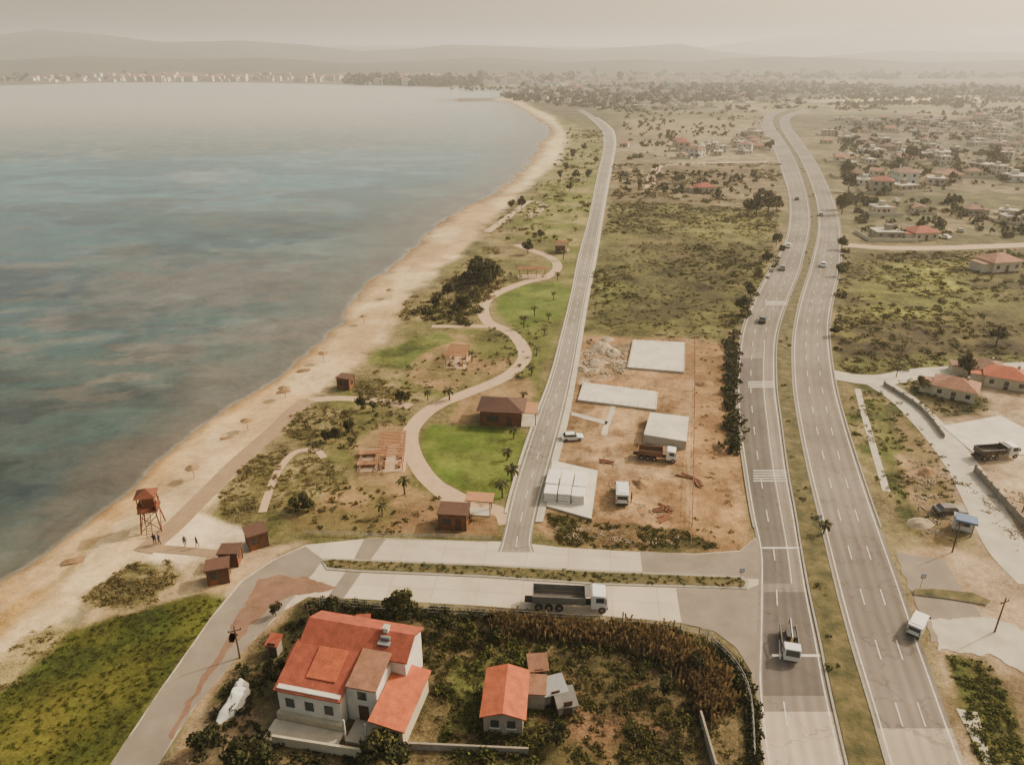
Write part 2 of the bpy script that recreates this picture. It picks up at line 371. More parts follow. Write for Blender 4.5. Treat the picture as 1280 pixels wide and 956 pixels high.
# sand
add(beach_veg+shore_in,mixc((210,186,144),(188,160,118),14,10),.8,1.2,.15)
add([(178,690),(245,640),(275,650),(310,660),(330,690),(300,720),(260,700),(200,720)],(222,200,166),.6,.6,.1)
add([(-200,990),(0,845),(60,800),(110,780),(130,740),(200,720),(260,690),(330,700),(300,735),(270,745),(200,755),(110,790),(20,850),(-200,1050)],mixc((198,174,132),(168,142,104),6,13),1.,1.5,.35)
add([(-200,860),(0,722),(110,650),(200,572),(240,537),(330,480),(400,425),(412,430),(340,490),(260,545),(215,590),(150,650),(40,730),(-200,900)],mixc((184,146,92),(202,170,120),6,113),2.,1.5,.15,.8)
add([(-200,900),(0,765),(70,722),(120,670),(150,640),(100,700),(60,745),(0,800),(-200,980)],mixc((146,118,58),(182,144,80),4,114),1.5,1.5,.35,.8)
add([(640,128),(668,143),(690,156),(700,168),(690,180),(672,200),(650,222),(655,236),(700,200),(710,170),(690,145),(655,132)],(212,194,150),.7,.6,.1)
for p in ([(360,520),(400,502),(440,520),(450,545),(420,560),(380,552),(352,545)],[(270,610),(320,570),(360,560),(345,600),(320,640),(280,645)],[(340,600),(380,568),(430,580),(440,610),(420,640),(360,648),(338,630)],[(100,745),(160,705),(210,702),(225,720),(190,755),(120,758)],[(440,480),(480,472),(520,490),(500,510),(450,500)],[(505,380),(560,345),(620,300),(640,340),(600,400),(540,400),(500,400)],[(0,870),(60,820),(100,790),(90,770),(40,790),(-20,840)]):
    add(p,mixc((106,98,58),(146,132,90),3,15),.8,1.3,.9,.9)
add([(360,648),(440,600),(500,600),(545,620),(560,660),(480,670),(360,668)],mixc((148,120,82),(114,100,62),4,215),1.5,1.5,.45)
add([(520,440),(560,415),(600,420),(645,450),(620,470),(560,490),(515,480)],mixc((158,128,90),(128,112,72),4,216),1.,1.,.35)
add([(440,560),(470,530),(505,530),(520,580),(500,610),(445,600)],(152,126,88),1.,1.,.35)
add([(585,420),(640,425),(645,445),(600,450)],(102,102,52),1.,1.,.5)
lawn=mixc((84,102,36),(108,118,52),5,17)
add([(540,530),(600,532),(655,538),(660,560),(640,610),(628,626),(590,622),(562,606),(540,590),(526,560),(528,540)],lawn,.5,.4,.4)
add([(624,368),(660,356),(700,352),(718,360),(706,398),(680,412),(640,410),(618,390)],lawn,.6,.6,.4)
add([(472,440),(520,424),(560,412),(568,424),(540,440),(500,462),(462,456)],mixc((78,90,38),(108,112,56),4,3),.6,1.2,.6)
add([(640,412),(700,400),(690,440),(668,480),(650,470),(662,440)],(100,104,50),.8,.8,.5)
add([(575,500),(600,488),(660,470),(668,490),(655,530),(560,528)],(144,118,82),.8,.8,.4)
add([(500,640),(560,610),(628,640),(620,668),(480,668)],(134,106,74),.8,.8,.4)
add([(-300,1020),(-60,890),(20,850),(90,790),(150,765),(250,744),(283,744),(270,765),(200,865),(110,1000)],mixc((82,84,32),(62,72,26),6,19,.35,.6),.8,1.2,.65)
add([(-60,960),(0,900),(60,860),(120,830),(150,850),(100,900),(60,960),(30,1000)],(110,102,42),4,4,.5,.6)
add([(283,744),(310,725),(345,700),(385,678),(300,690),(290,720)],(186,160,126),.8,.8,.25)
add([(185,1000),(240,885),(300,812),(350,762),(385,748),(400,752),(330,800),(270,870),(225,1000)],(160,134,100),.8,1.,.4)
add([(385,752),(640,766),(850,784),(900,806),(935,840),(950,880),(955,1000),(215,1000),(262,880),(320,806)],mixc((72,68,40),(110,96,66),5,23),.8,1.2,.9)
add([(560,840),(620,800),(700,820),(690,900),(560,910)],mixc((84,90,44),(108,90,62),4,24),1.,1.5,.8)
add([(700,850),(800,830),(850,900),(820,960),(700,960)],mixc((134,104,76),(90,80,50),4,25),1.,1.5,.7)
add([(240,900),(340,830),(360,900),(330,960),(230,960)],mixc((120,104,80),(82,78,48),4,26),1.,1.,.6)
# construction
add([(728,418),(870,424),(918,432),(925,520),(935,600),(938,690),(850,690),(705,684),(670,664),(690,560),(712,470)],mixc((148,114,78),(176,142,102),5,27),.8,1.,.6)
add([(870,425),(905,430),(912,560),(920,690),(868,680),(868,560)],mixc((164,130,90),(138,106,72),4,28),.8,.8,.4)
add([(676,640),(740,650),(860,662),(905,684),(850,690),(700,680)],mixc((84,80,44),(128,104,72),3,29),.6,.8,.9)
add([(905,428),(925,428),(926,500),(920,570),(910,570)],(80,74,44),.8,1.,.9)
add([(735,440),(790,425),(780,470),(730,480),(720,460)],mixc((188,168,138),(150,124,90),2.5,133),1.,1.5,.6)
add([(700,505),(830,515),(850,600),(700,600)],mixc((118,92,66),(176,146,108),3,33),2.,1.,.5,.75)
for p in([(748,520),(756,520),(800,640),(790,645)],[(860,470),(868,470),(866,660),(856,640)],[(720,560),(850,600),(850,606),(720,568)]): add(p,(184,156,118),.5,.7,.3,.6)
# big field
field=mixc((86,82,46),(114,110,60),14,31,.38,.62)
add([(765,250),(975,262),(960,340),(925,400),(905,424),(730,418),(742,340)],field,1.5,2,1.)
add([(760,300),(860,320),(850,400),(735,412)],mixc((104,106,54),(74,70,42),9,37),3,4,1.,.8)
add([(800,330),(900,340),(905,400),(840,410),(790,380)],mixc((64,60,36),(104,100,58),7,137,.45,.62),3,5,1.,.7)
add([(770,300),(860,300),(870,325),(770,330)],mixc((120,106,70),(90,84,50),7,138),3,5,1.,.7)
add([(860,268),(960,262),(958,300),(900,310)],(134,128,68),2,3,.9,.7)
add([(765,205),(975,205),(980,258),(765,250)],mixc((114,98,70),(138,122,88),20,32),2,2,.9)
add([(770,150),(955,150),(975,205),(770,205)],mixc((132,118,88),(162,148,112),40,34),2,3,.8)
add([(780,152),(900,150),(940,166),(780,168)],(152,132,98),2,3,.5)
# right side
add([(1050,300),(1300,290),(1300,500),(1050,470)],mixc((128,114,76),(94,90,50),16,41),2,2,.9)
add([(1062,318),(1290,312),(1300,452),(1062,466),(1042,450),(1048,380)],mixc((76,68,40),(108,102,54),12,43),1.5,2,1.)
add([(1090,330),(1200,325),(1230,370),(1190,400),(1090,395)],mixc((138,136,60),(104,104,48),9,44),3,3,.9)
add([(1060,400),(1290,400),(1290,445),(1060,455)],mixc((68,58,40),(92,84,50),8,144),3,3,1.,.8)
add([(1060,448),(1290,445),(1300,458),(1060,466)],(98,102,50),2,2,.8,.8)
add([(1045,150),(1300,150),(1300,300),(1062,300)],mixc((142,124,92),(92,92,58),22,45),2,2,.9)
add([(1055,240),(1300,245),(1300,262),(1062,262)],mixc((114,108,66),(82,80,46),16,145),2,2,1.)
add([(1045,478),(1110,478),(1150,530),(1200,590),(1200,680),(1135,670),(1090,600),(1060,540)],mixc((82,90,42),(140,124,84),4,46),.8,1.2,.8)
add([(1085,500),(1105,500),(1150,600),(1180,660),(1150,670),(1110,590)],mixc((70,84,34),(108,108,52),3,246),.8,1.2,.8,.8)
add([(1120,520),(1180,560),(1215,640),(1190,690),(1150,680),(1130,600)],mixc((160,132,98),(124,108,72),4,47),1.,1.5,.5)
add([(1140,475),(1300,460),(1300,760),(1240,720),(1180,600)],mixc((152,128,100),(186,164,134),5,48),1.,1.,.4)
add([(1120,690),(1200,690),(1300,720),(1300,880),(1180,810),(1140,760)],mixc((184,160,130),(148,124,94),5,49),1.,1.5,.35)
add([(1165,800),(1300,850),(1300,1000),(1215,1000),(1180,880)],mixc((178,152,120),(132,112,82),4,50),1.,1.5,.45)
add([(1180,818),(1235,824),(1262,870),(1290,960),(1225,960),(1200,890)],mixc((70,76,34),(104,98,52),3,51),.6,.8,.9)
add([(1120,470),(1180,464),(1240,500),(1230,520),(1160,520)],mixc((72,74,42),(122,106,74),3,52),1.,1.,.9)
col,veg=land(L,X,Y,C(130,120,94),.6)
col=col*(1-.24*veg)[:,None]
fx=np.floor((X+fbm(X/300,Y/300,5,2)*120)/170);fy=np.floor((Y+fbm(X/300,Y/300,9,2)*160)/260)
pt=_h(fx,fy,77);fm=np.clip((Y-560)/150,0,1)*np.clip((2700-Y)/300,0,1)*(SD<-30)
col=col*(1+fm*(pt-.5)*.8)[:,None]
t=np.clip(1-(-SD)/(1.8*np.clip(Y/100,1,5)),0,1)*(SD<2);t=t[:,None]*.85
col=col*(1-t)+np.array(C(126,100,68))*t
dr=(.76+.48*fbm(X/16,Y/16,61,5))[:,None];col=col*dr
def ridge(R,wd,prof,seed,rough=.25):
    us=np.array([p[0] for p in prof],float);vs=np.array([p[1] for p in prof],float)
    yy=(CY-vs)/F;k=(yy*cp-sp)/(cp+yy*sp)
    xx=(us-CX)/F/(cp+yy*sp)
    hh=CH+k*R
    a=X/np.maximum(Y,1)
    hgt=np.interp(a,xx,hh)
    n=fbm(X/420,Y/420,seed,5)
    pr=np.exp(-((Y-R-(n-.5)*300)/wd)**2)
    return np.maximum(hgt,0)*pr*(1-rough*1.2*(1-pr)*(n))+ (n-.5)*rough*30*pr
far=Y>2600
r1=ridge(3700,420,[(-400,76),(0,76),(100,70),(200,75),(330,72),(430,80),(520,77),(600,72),(700,78),(800,74),(860,78),(900,74),(980,71),(1060,73),(1150,78),(1300,75),(1700,78)],71)
r2=ridge(5500,800,[(-500,42),(0,44),(50,37),(130,44),(200,53),(300,51),(380,56),(450,64),(520,61),(560,56),(640,58),(720,63),(800,58),(850,55),(900,65),(1000,73),(1060,68),(1120,64),(1280,66),(1800,58)],72)
r3=ridge(8200,900,[(-600,40),(-60,30),(10,30),(60,42),(300,58),(640,58),(880,60),(960,48),(1040,40),(1090,34),(1160,36),(1220,42),(1300,44),(1800,40)],73)
Z2=np.maximum(np.maximum(r1,r2),r3)*np.clip((Y-2600)/500,0,1)
zg=np.where(far,np.maximum(zg,0)+Z2,zg)
hc=(.3+1.4*fbm(X/160,Y/160,90,5))[:,None]
hm=np.clip((Y-2500)/300,0,1)[:,None]*(SD<-20)[:,None]
col=col*(1-hm)+np.array(C(70,70,46))*hc*hm
V=np.stack([X,Y,zg],1)
i=np.arange(NR-1)[:,None]*NS+np.arange(NS-1)[None,:];i=i.ravel()
Q=np.stack([i,i+1,i+NS+1,i+NS],1)
gm=bpy.data.materials.new('land_surface');gm.use_nodes=True;t_=gm.node_tree;N=t_.nodes;K=t_.links;b=N['Principled BSDF']
b.inputs['Roughness'].default_value=.95;b.inputs['Specular IOR Level'].default_value=.15
at=N.new('ShaderNodeAttribute');at.attribute_name='Col'
geo=N.new('ShaderNodeNewGeometry')
def nz(scale,det=5,ro=.6):
    n=N.new('ShaderNodeTexNoise');n.inputs['Scale'].default_value=scale;n.inputs['Detail'].default_value=det;n.inputs['Roughness'].default_value=ro;K.new(geo.outputs['Position'],n.inputs[0]);return n.outputs[0]
def math_(op,a,b_):
    n=N.new('ShaderNodeMath');n.operation=op
    for k_,s_ in enumerate((a,b_)):
        if isinstance(s_,(int,float)): n.inputs[k_].default_value=s_
        else: K.new(s_,n.inputs[k_])
    return n.outputs[0]
n1=nz(.9,6,.75);n2=nz(.12,6,.7);n3=nz(4.,3,.6)
s_=math_('ADD',math_('SUBTRACT',n1,.5),math_('MULTIPLY',math_('SUBTRACT',n2,.5),1.3))
s_=math_('ADD',s_,math_('MULTIPLY',math_('SUBTRACT',n3,.5),.8))
amt=math_('ADD',math_('MULTIPLY',at.outputs['Alpha'],2.9),.7)
fac=math_('MAXIMUM',math_('ADD',math_('MULTIPLY',s_,amt),1.),.22)
vm=N.new('ShaderNodeVectorMath');vm.operation='SCALE';K.new(at.outputs['Color'],vm.inputs[0]);K.new(fac,vm.inputs['Scale']);K.new(vm.outputs[0],b.inputs['Base Color'])
bp=N.new('ShaderNodeBump');bp.inputs['Distance'].default_value=.5;K.new(math_('MULTIPLY',at.outputs['Alpha'],.6),bp.inputs['Strength']);K.new(n1,bp.inputs['Height']);K.new(bp.outputs[0],b.inputs['Normal'])
me=npmesh('ground',V,Q,gm,True)
ca=me.color_attributes.new('Col','FLOAT_COLOR','POINT');ca.data.foreach_set('color',np.concatenate([col,veg[:,None]],1).astype(np.float32).ravel())
link(bpy.data.objects.new('ground',me))
# ------------------------------------------------------------------ water
keep=(SD>-12-.02*Y)
kf=keep[Q].all(1);Qw=Q[kf];used=np.unique(Qw);remap=-np.ones(len(X),int);remap[used]=np.arange(len(used));Qw=remap[Qw]
XW,YW,SW=X[used],Y[used],SD[used]
L=[]
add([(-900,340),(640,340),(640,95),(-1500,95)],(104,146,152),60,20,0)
add([(-900,178),(660,172),(680,90),(-1500,90)],(182,176,160),14,14,0)  # far water paled: sky reflection and haze put into its colour
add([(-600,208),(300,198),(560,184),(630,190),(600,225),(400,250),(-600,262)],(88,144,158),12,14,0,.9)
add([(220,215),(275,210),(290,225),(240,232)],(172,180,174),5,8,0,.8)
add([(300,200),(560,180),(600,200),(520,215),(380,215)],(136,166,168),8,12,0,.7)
add([(-400,262),(140,262),(330,270),(440,258),(520,268),(440,290),(300,300),(100,330),(-400,360)],(58,106,116),7,16,0,.9)
add([(150,300),(300,285),(430,276),(470,285),(320,310),(180,330)],(38,86,90),5,10,0,.8)
add([(-400,330),(60,330),(130,370),(60,420),(-400,440)],(44,84,98),8,14,0,.8)
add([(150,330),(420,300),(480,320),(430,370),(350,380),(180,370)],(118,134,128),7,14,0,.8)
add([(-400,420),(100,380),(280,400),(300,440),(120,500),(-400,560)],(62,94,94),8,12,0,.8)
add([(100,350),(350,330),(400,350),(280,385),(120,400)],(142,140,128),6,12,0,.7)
add([(-300,470),(60,440),(200,430),(330,440),(200,520),(60,600),(-300,660)],(84,102,88),8,12,0,.7)
add([(200,430),(380,390),(420,400),(360,440),(280,490),(220,500)],(118,112,96),6,9,0,.75)
add([(406,380),(420,362),(462,338),(480,338),(450,360),(425,395)],(76,126,118),2,2,0,.9)
add([(462,325),(480,316),(492,322),(475,335)],(90,86,78),2,2,0,.8)
add([(-200,660),(0,620),(90,590),(60,660),(-200,790)],(56,98,94),6,6,0,.8)
add([(-200,790),(0,690),(40,660),(60,672),(0,712),(-200,840)],(84,128,114),2,2,0,.8)
add([(60,600),(200,520),(260,510),(180,580),(80,650)],(100,96,82),3,4,0,.75)
wc,_=land(L,XW,YW,C(94,110,100),0)
st=fbm(XW/14+YW/30,YW/5-XW/16,201,6);st2=fbm(XW/50+3,YW/38,207,4)
br=np.clip((st-.49)/.09,0,1)*np.clip((st2-.36)/.12,0,1)*np.clip(1.3-YW/420,0,1)
wc=wc*(1-.65*br[:,None])+np.array(C(140,126,106))*.65*br[:,None]
dk=np.clip((fbm(XW/40+.4*fbm(XW/20,YW/20,3,3),YW/22,233,6)-.47)/.07,0,1)*np.clip(1.8-YW/420,0,1)
wc=wc*(1-.4*dk[:,None])
sg_=np.clip((fbm(XW/9+.5*fbm(XW/6,YW/6,8,3),YW/6,251,6)-.58)/.05,0,1)*np.clip((SW-6)/8,0,1)*np.clip(1.4-YW/300,0,1)
wc=wc*(1-.35*sg_[:,None])
gr=np.clip((fbm(XW/26,YW/11,244,5)-.54)/.07,0,1)*np.clip(1.6-YW/380,0,1)
wc=wc*(1-.35*gr[:,None])+np.array(C(66,120,112))*.35*gr[:,None]
edge=np.clip(1-SW/(15*np.clip(YW/110,1,3)),0,1)[:,None]
wc=wc*(1-edge*.8)+np.array(C(124,110,88))*edge*.8
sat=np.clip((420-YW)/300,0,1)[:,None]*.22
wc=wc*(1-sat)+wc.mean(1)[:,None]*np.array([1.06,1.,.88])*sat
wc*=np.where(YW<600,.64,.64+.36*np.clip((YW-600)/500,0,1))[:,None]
e2=np.clip(1-np.abs(SW-.2)/(.6*np.clip(YW/120,1,4)),0,1)[:,None]
wc=wc*(1-e2*.35)+np.array(C(190,178,155))*e2*.35
wm=bpy.data.materials.new('sea_water');wm.use_nodes=True;t_=wm.node_tree;N=t_.nodes;K=t_.links;b=N['Principled BSDF']
b.inputs['Roughness'].default_value=.3;b.inputs['Specular IOR Level'].default_value=.25
at=N.new('ShaderNodeAttribute');at.attribute_name='Col';geo=N.new('ShaderNodeNewGeometry')
n1=nz(.09,8,.72);n2=nz(.7,5,.65)
fac=math_('ADD',math_('MULTIPLY',math_('SUBTRACT',n1,.5),1.9),math_('ADD',math_('MULTIPLY',math_('SUBTRACT',n2,.5),.9),1.))
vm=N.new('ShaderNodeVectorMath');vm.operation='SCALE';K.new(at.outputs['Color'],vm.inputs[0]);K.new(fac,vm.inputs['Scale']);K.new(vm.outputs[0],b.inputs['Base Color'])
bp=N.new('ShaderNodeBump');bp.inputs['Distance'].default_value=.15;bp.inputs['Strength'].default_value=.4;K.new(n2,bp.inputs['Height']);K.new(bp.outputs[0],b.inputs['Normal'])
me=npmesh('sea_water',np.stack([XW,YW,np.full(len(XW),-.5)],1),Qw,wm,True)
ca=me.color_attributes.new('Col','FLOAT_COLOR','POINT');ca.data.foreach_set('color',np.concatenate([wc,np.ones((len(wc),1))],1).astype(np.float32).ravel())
link(bpy.data.objects.new('sea_water',me))
# ------------------------------------------------------------------ roads
HL=[(1040,975,1078),(956,955,1058),(900,948,1045),(850,944,1034),(800,946,1024),(740,948,1011),(690,948,1002),(640,938,994),(590,930,985),(530,922,977),(480,920,971),(430,924,971),(400,931,977),(370,944,988),(340,960,1000),(320,972,1005),(300,982,1010),(280,986,1013),(260,987,1012),(240,985,1008),(220,979,1002),(200,972,994),(185,966,986),(170,958,976),(160,953,969),(150,953,966),(143,960,971),(138,972,983)]
HR=[(1040,1136,1238),(956,1108,1207),(900,1092,1186),(850,1077,1168),(800,1062,1150),(740,1046,1130),(690,1034,1112),(640,1022,1094),(590,1010,1077),(530,998,1058),(480,991,1045),(430,990,1038),(400,994,1038),(370,1001,1043),(340,1011,1050),(320,1016,1052),(300,1021,1052),(280,1023,1050),(260,1022,1045),(240,1017,1038),(220,1010,1029),(200,1001,1018),(185,992,1008),(170,982,997),(160,976,990),(150,975,987),(143,985,996),(137,1005,1016)]
CR=[(690,622,668),(672,628,665),(620,640,676),(570,655,690),(520,672,703),(470,690,714),(420,703,723),(370,715,732),(320,725,742),(270,738,751),(220,748,760),(190,755,766),(175,756,767),(162,752,763),(150,740,749),(138,722,730)]
hl=crow(HL);hr=crow(HR);cr=crow(CR)
boul=[(340,700),(382,681),(470,672),(560,675),(628,677),(666,680),(700,684),(800,690),(870,692),(925,688),(944,672),(960,690),(1000,690),(1010,740),(1022,800),(1036,870),(1048,935),(955,956),(948,885),(938,838),(920,808),(893,788),(852,778),(700,765),(600,757),(440,748),(385,746),(352,765),(302,815),(242,885),(185,975),(118,985),(200,862),(265,770),(300,727)]
sheet('boulevard_pavement',boul,.04,'concrete_road',.06,side='kerb')
sheet('road_patch',[(800,689),(870,693),(925,689),(944,673),(950,692),(952,724),(930,723),(803,717)],.05,'asphalt_plain')
sheet('road_patch',[(845,735),(932,737),(950,730),(952,810),(948,880),(938,838),(920,809),(893,789),(852,779)],.05,'asphalt_plain')
sheet('road_patch',[(455,674),(483,673),(460,704),(430,747),(408,748),(440,704)],.05,'asphalt_plain')
sheet('lower_left_road',[(382,683),(405,700),(352,765),(302,815),(242,885),(185,975),(122,980),(202,862),(267,770),(302,728),(342,700)],.052,'asphalt_plain',jag=.12)
sheet('spilled_soil',[(322,724),(352,718),(405,726),(424,735),(396,740),(366,744),(338,760),(312,784),(290,804),(282,800),(296,772),(310,745)],.058,'redsoil',jag=.3)
sheet('spilled_soil',[(290,790),(300,792),(262,846),(232,893),(215,925),(210,922),(232,880),(262,832)],.058,'redsoil',jag=.2)
ribbon('highway_carriageway',hl,.06,'asphalt');ribbon('highway_carriageway',hr,.06,'asphalt')
ribbon('coast_road',cr,.055,'asphalt_coast')
def sub(pairs,y0,y1): return [p for p in pairs if y0<=p[0][1]<=y1]
ribbon('concrete_road_section',sub(hl,0,G(0,880)[1]),.066,'concrete_hw')
ribbon('concrete_road_section',sub(hr,0,G(0,905)[1]),.066,'concrete_hw')
ribbon('road_patch',sub(hl,G(0,735)[1],G(0,440)[1]),.066,'asphalt_dark',.07,.64)
ribbon('road_patch',sub(hl,G(0,870)[1],G(0,735)[1]),.066,'asphalt_dark',.1,.95)
for nm,pr in(('a',hl),('b',hr)):
    lineoff('road_edge_line',sub(pr,0,700),.07,.15,.074);lineoff('road_edge_line',sub(pr,0,700),.93,.15,.074)
    dashes('lane_line',pr,.36,.13,3.,6.,.074,2)
    if nm=='b': dashes('lane_line',pr,.66,.13,3.,6.,.074,2)
    else: lineoff('road_edge_line',sub(pr,G(0,735)[1],G(0,430)[1]),.68,.12,.074);dashes('lane_line',sub(pr,G(0,430)[1],2000),.66,.13,3,6,.074,0)
    lineoff('road_kerb',pr,0. if nm=='b' else 1.,.25,.2,'kerb',.16)
lineoff('road_kerb',sub(hl,G(0,668)[1],3000),0.,.25,.16,'kerb',.12);lineoff('road_kerb',sub(hr,G(0,665)[1],3000),1.,.25,.16,'kerb',.12)
lineoff('road_edge_line',cr,.08,.12,.066);lineoff('road_edge_line',cr,.92,.12,.066);dashes('lane_line',cr,.5,.12,2.5,3.5,.066,1)
sw=[(b+(b-a)*.02,b+(b-a)*.28) for a,b in sub(cr,G(0,660)[1],900)];ribbon('sidewalk',sw,.16,'concrete',th=.14,side='kerb')
sw=[(a-(b-a)*.12,a-(b-a)*.02) for a,b in sub(cr,G(0,650)[1],900)];ribbon('sidewalk',sw,.16,'concrete',th=.14,side='kerb')
def bar(v0,v1,u0a,u1a,u0b,u1b,k='white'): sheet('road_marking',[(u0a,v1),(u1a,v1),(u1b,v0),(u0b,v0)],.078,k)
for j in range(5): bar(588+j*3.2,589.1+j*3.2,942,985,941,985)
for j in range(4): bar(477+j*2.2,477.9+j*2.2,935,968,935,968)
for j in range(3): bar(377+j*1.8,377.8+j*1.8,957,984,957,984)
bar(684,686,953,1001,952,1000);bar(818,821,966,1026,965,1025)
med=[(a[1]+(b[0]-a[1])*.06,b[0]-(b[0]-a[1])*.06) for a,b in zip(hl,hr)]
ribbon('highway_median',med,.18,'grassmed',th=.16,side='kerb')
bm_=[(403,702),(415,700),(450,702),(600,708),(750,716),(925,723),(932,728),(930,734),(750,729),(600,719),(450,713),(412,710)]
sheet('boulevard_median',bm_,.17,'grassmed',.15,side='kerb')
bx=[(402,702.5),(404,698.5),(450,699.5),(600,705.5),(750,713.5),(928,720.5),(936,726),(934,736.5),(750,731.5),(600,721.5),(450,715.5),(408,712.5)]
sheet('median_kerb',bx,.13,'kerb',.1)
pathr('park_path',[(570,628),(548,610),(530,592),(515,565),(513,540),(528,520),(550,505),(582,492),(620,477),(643,463),(656,446),(650,428),(635,414),(612,404),(604,390),(609,375),(632,362),(660,352),(684,346),(697,334),(688,322),(662,312),(645,306)],3.0,.03,'gravelpath')
pathr('park_path',[(545,606),(580,624),(625,640),(634,655)],2.4,.036,'gravelpath')
pathr('park_path',[(513,508),(480,502),(430,498),(385,500)],2.2,.034,'gravelpath')
pathr('park_path',[(610,408),(575,408),(540,408)],2.,.034,'gravelpath')
pathr('park_path',[(609,290),(640,268),(662,252),(680,258),(660,272)],3.,.034,'gravelpath')
pathr('boardwalk',[(178,690),(215,660),(260,615),(300,575),(340,540),(365,515),(385,500)],3.,.06,'boardwalk',th=.1)
pathr('paved_walk',[(178,683),(205,686),(250,690),(285,694)],1.6,.05,'boardwalk')
pathr('park_path',[(328,640),(338,610),(350,585),(370,565),(395,563),(405,572)],1.2,.03,'gravelpath')
pathr('side_road',[(1040,468),(1075,474),(1110,474),(1160,466),(1290,458)],5,.05,'concrete')
pathr('side_road',[(1090,474),(1130,500),(1170,540),(1205,585),(1235,640),(1262,690),(1300,730)],5.5,.045,'concrete')
pathr('farm_track',[(1052,306),(1110,310),(1180,310),(1290,306)],6,.04,'gravelpath')
pathr('farm_track',[(812,235),(818,215),(840,206),(960,202)],5,.04,'gravelpath')
sheet('road_patch',[(1118,690),(1180,700),(1200,730),(1245,800),(1165,802),(1140,745)],.045,'asphalt_plain',jag=.2)
sheet('side_road',[(1165,775),(1240,770),(1300,800),(1300,850),(1240,820),(1172,812)],.05,'concrete',jag=.3)
sheet('traffic_island',[(1142,738),(1165,737),(1215,742),(1238,752),(1232,757),(1190,750),(1142,744)],.2,'grassmed',.2,side='kerb')
pathr('drainage_ditch',[(1072,486),(1078,510),(1092,560),(1108,614)],1.1,.03,'concrete')
sheet('small_plot',[(1195,885),(1222,890),(1240,955),(1232,956)],.03,'concrete')
# ------------------------------------------------------------------ foliage templates
def leafcloud(n,size,shape,seed,lumps=5,flat=.6):
    r=np.random.default_rng(seed)
    lc=r.normal(size=(lumps,3));lc/=np.linalg.norm(lc,axis=1)[:,None];lc*=r.uniform(.3,.75,(lumps,1));lr=r.uniform(.28,.6,lumps)
    k=r.integers(0,lumps,n);dv=r.normal(size=(n,3));dv/=np.linalg.norm(dv,axis=1)[:,None];dv*=(r.uniform(.5,1.,n)**.6*lr[k])[:,None]
    c=(lc[k]+dv);c[:,2]=c[:,2]*flat;c=c*np.array(shape)
    c[:,2]-=c[:,2].min()
    nrm=dv/np.linalg.norm(dv,axis=1)[:,None]+r.normal(size=(n,3))*.5
    nrm/=np.linalg.norm(nrm,axis=1)[:,None]
    a=np.cross(nrm,r.normal(size=(n,3)));a/=np.linalg.norm(a,axis=1)[:,None];b_=np.cross(nrm,a)
    s1=(size*r.uniform(.6,1.4,n))[:,None];s2=(size*r.uniform(.5,1.1,n))[:,None]
    V=np.stack([c-a*s1,c-b_*s2,c+a*s1,c+b_*s2],1).reshape(-1,3)
    return V,np.arange(n*4).reshape(-1,4)
SH=[leafcloud(60,.17,(1,1,1),s,4,.55) for s in range(5)]
SHL=[leafcloud(22,.3,(1,1,1),s+20,3,.55) for s in range(4)]
def reedt(n,seed):
    r=np.random.default_rng(seed);V=[]
    for i_ in range(n):
        x,y=r.normal(0,.45,2);a=r.uniform(0,6.3);w_=.05;lx,ly=r.normal(0,.2,2);hh=r.uniform(.6,1.1)
        ca_,sa=math.cos(a)*w_,math.sin(a)*w_
        V+=[(x-ca_,y-sa,0),(x+ca_,y+sa,0),(x+lx+ca_*1.6,y+ly+sa*1.6,hh),(x+lx-ca_*1.6,y+ly-sa*1.6,hh)]
    return np.array(V),np.arange(n*4).reshape(-1,4)
RD=[reedt(40,s) for s in range(4)]
def scatter(name,polys,n,tpl,smin,smax,mat,zs=1.,mask=None,world=False,thr=.5,msc=8,z0=-.1,power=2.):
    Vs=[];Qs=[];off=0
    for poly in (polys if isinstance(polys[0][0],(tuple,list)) else [polys]):
        P=np.array(poly if world else GP(poly));mn=P.min(0);mx=P.max(0)
        k=n*4;x=rng.uniform(mn[0],mx[0],k);y=rng.uniform(mn[1],mx[1],k)
        ok=sdf(x,y,[tuple(p) for p in P])>0
        if mask is not None: ok&=fbm(x/msc,y/msc,mask,3)>thr
        x=x[ok][:n];y=y[ok][:n]
        for a,b_ in zip(x,y):
            tv,tq=tpl[rng.integers(len(tpl))];s=smin+(smax-smin)*rng.random()**power;r=rng.uniform(0,6.28);c,s2=math.cos(r),math.sin(r)
            v=np.empty_like(tv);v[:,0]=(tv[:,0]*c-tv[:,1]*s2)*s+a;v[:,1]=(tv[:,0]*s2+tv[:,1]*c)*s+b_;v[:,2]=tv[:,2]*s*zs*rng.uniform(.8,1.2)+z0
            Vs.append(v);Qs.append(tq+off);off+=len(tv)
    if not Vs: return
    return link(bpy.data.objects.new(name,npmesh(name,np.concatenate(Vs),np.concatenate(Qs),M[mat])))
dunes=[[(360,520),(400,502),(440,520),(450,545),(420,560),(380,552),(352,545)],[(270,610),(320,570),(360,560),(345,600),(320,640),(280,645)],[(340,600),(380,568),(430,580),(440,610),(420,640),(360,648),(338,630)],[(100,745),(160,705),(210,702),(225,720),(190,755),(120,758)],[(440,480),(480,472),(520,490),(500,510),(450,500)]]
scatter('dune_scrub',dunes,360,SH,.2,.75,'leafdune',.7,mask=5,thr=.42,msc=3)
scatter('dune_scrub',[[(505,380),(560,345),(620,300),(640,340),(600,400),(540,400),(500,400)],[(600,295),(650,250),(700,205),(720,215),(690,290),(640,300)]],440,SH,.3,1.4,'leafdune',.8,mask=6,thr=.45,msc=8)
scatter('dune_scrub',[[(-20,890),(60,825),(100,790),(90,770),(40,790),(-20,840)]],130,SH,.2,.6,'leafdune',.7,mask=6,thr=.48,msc=3)
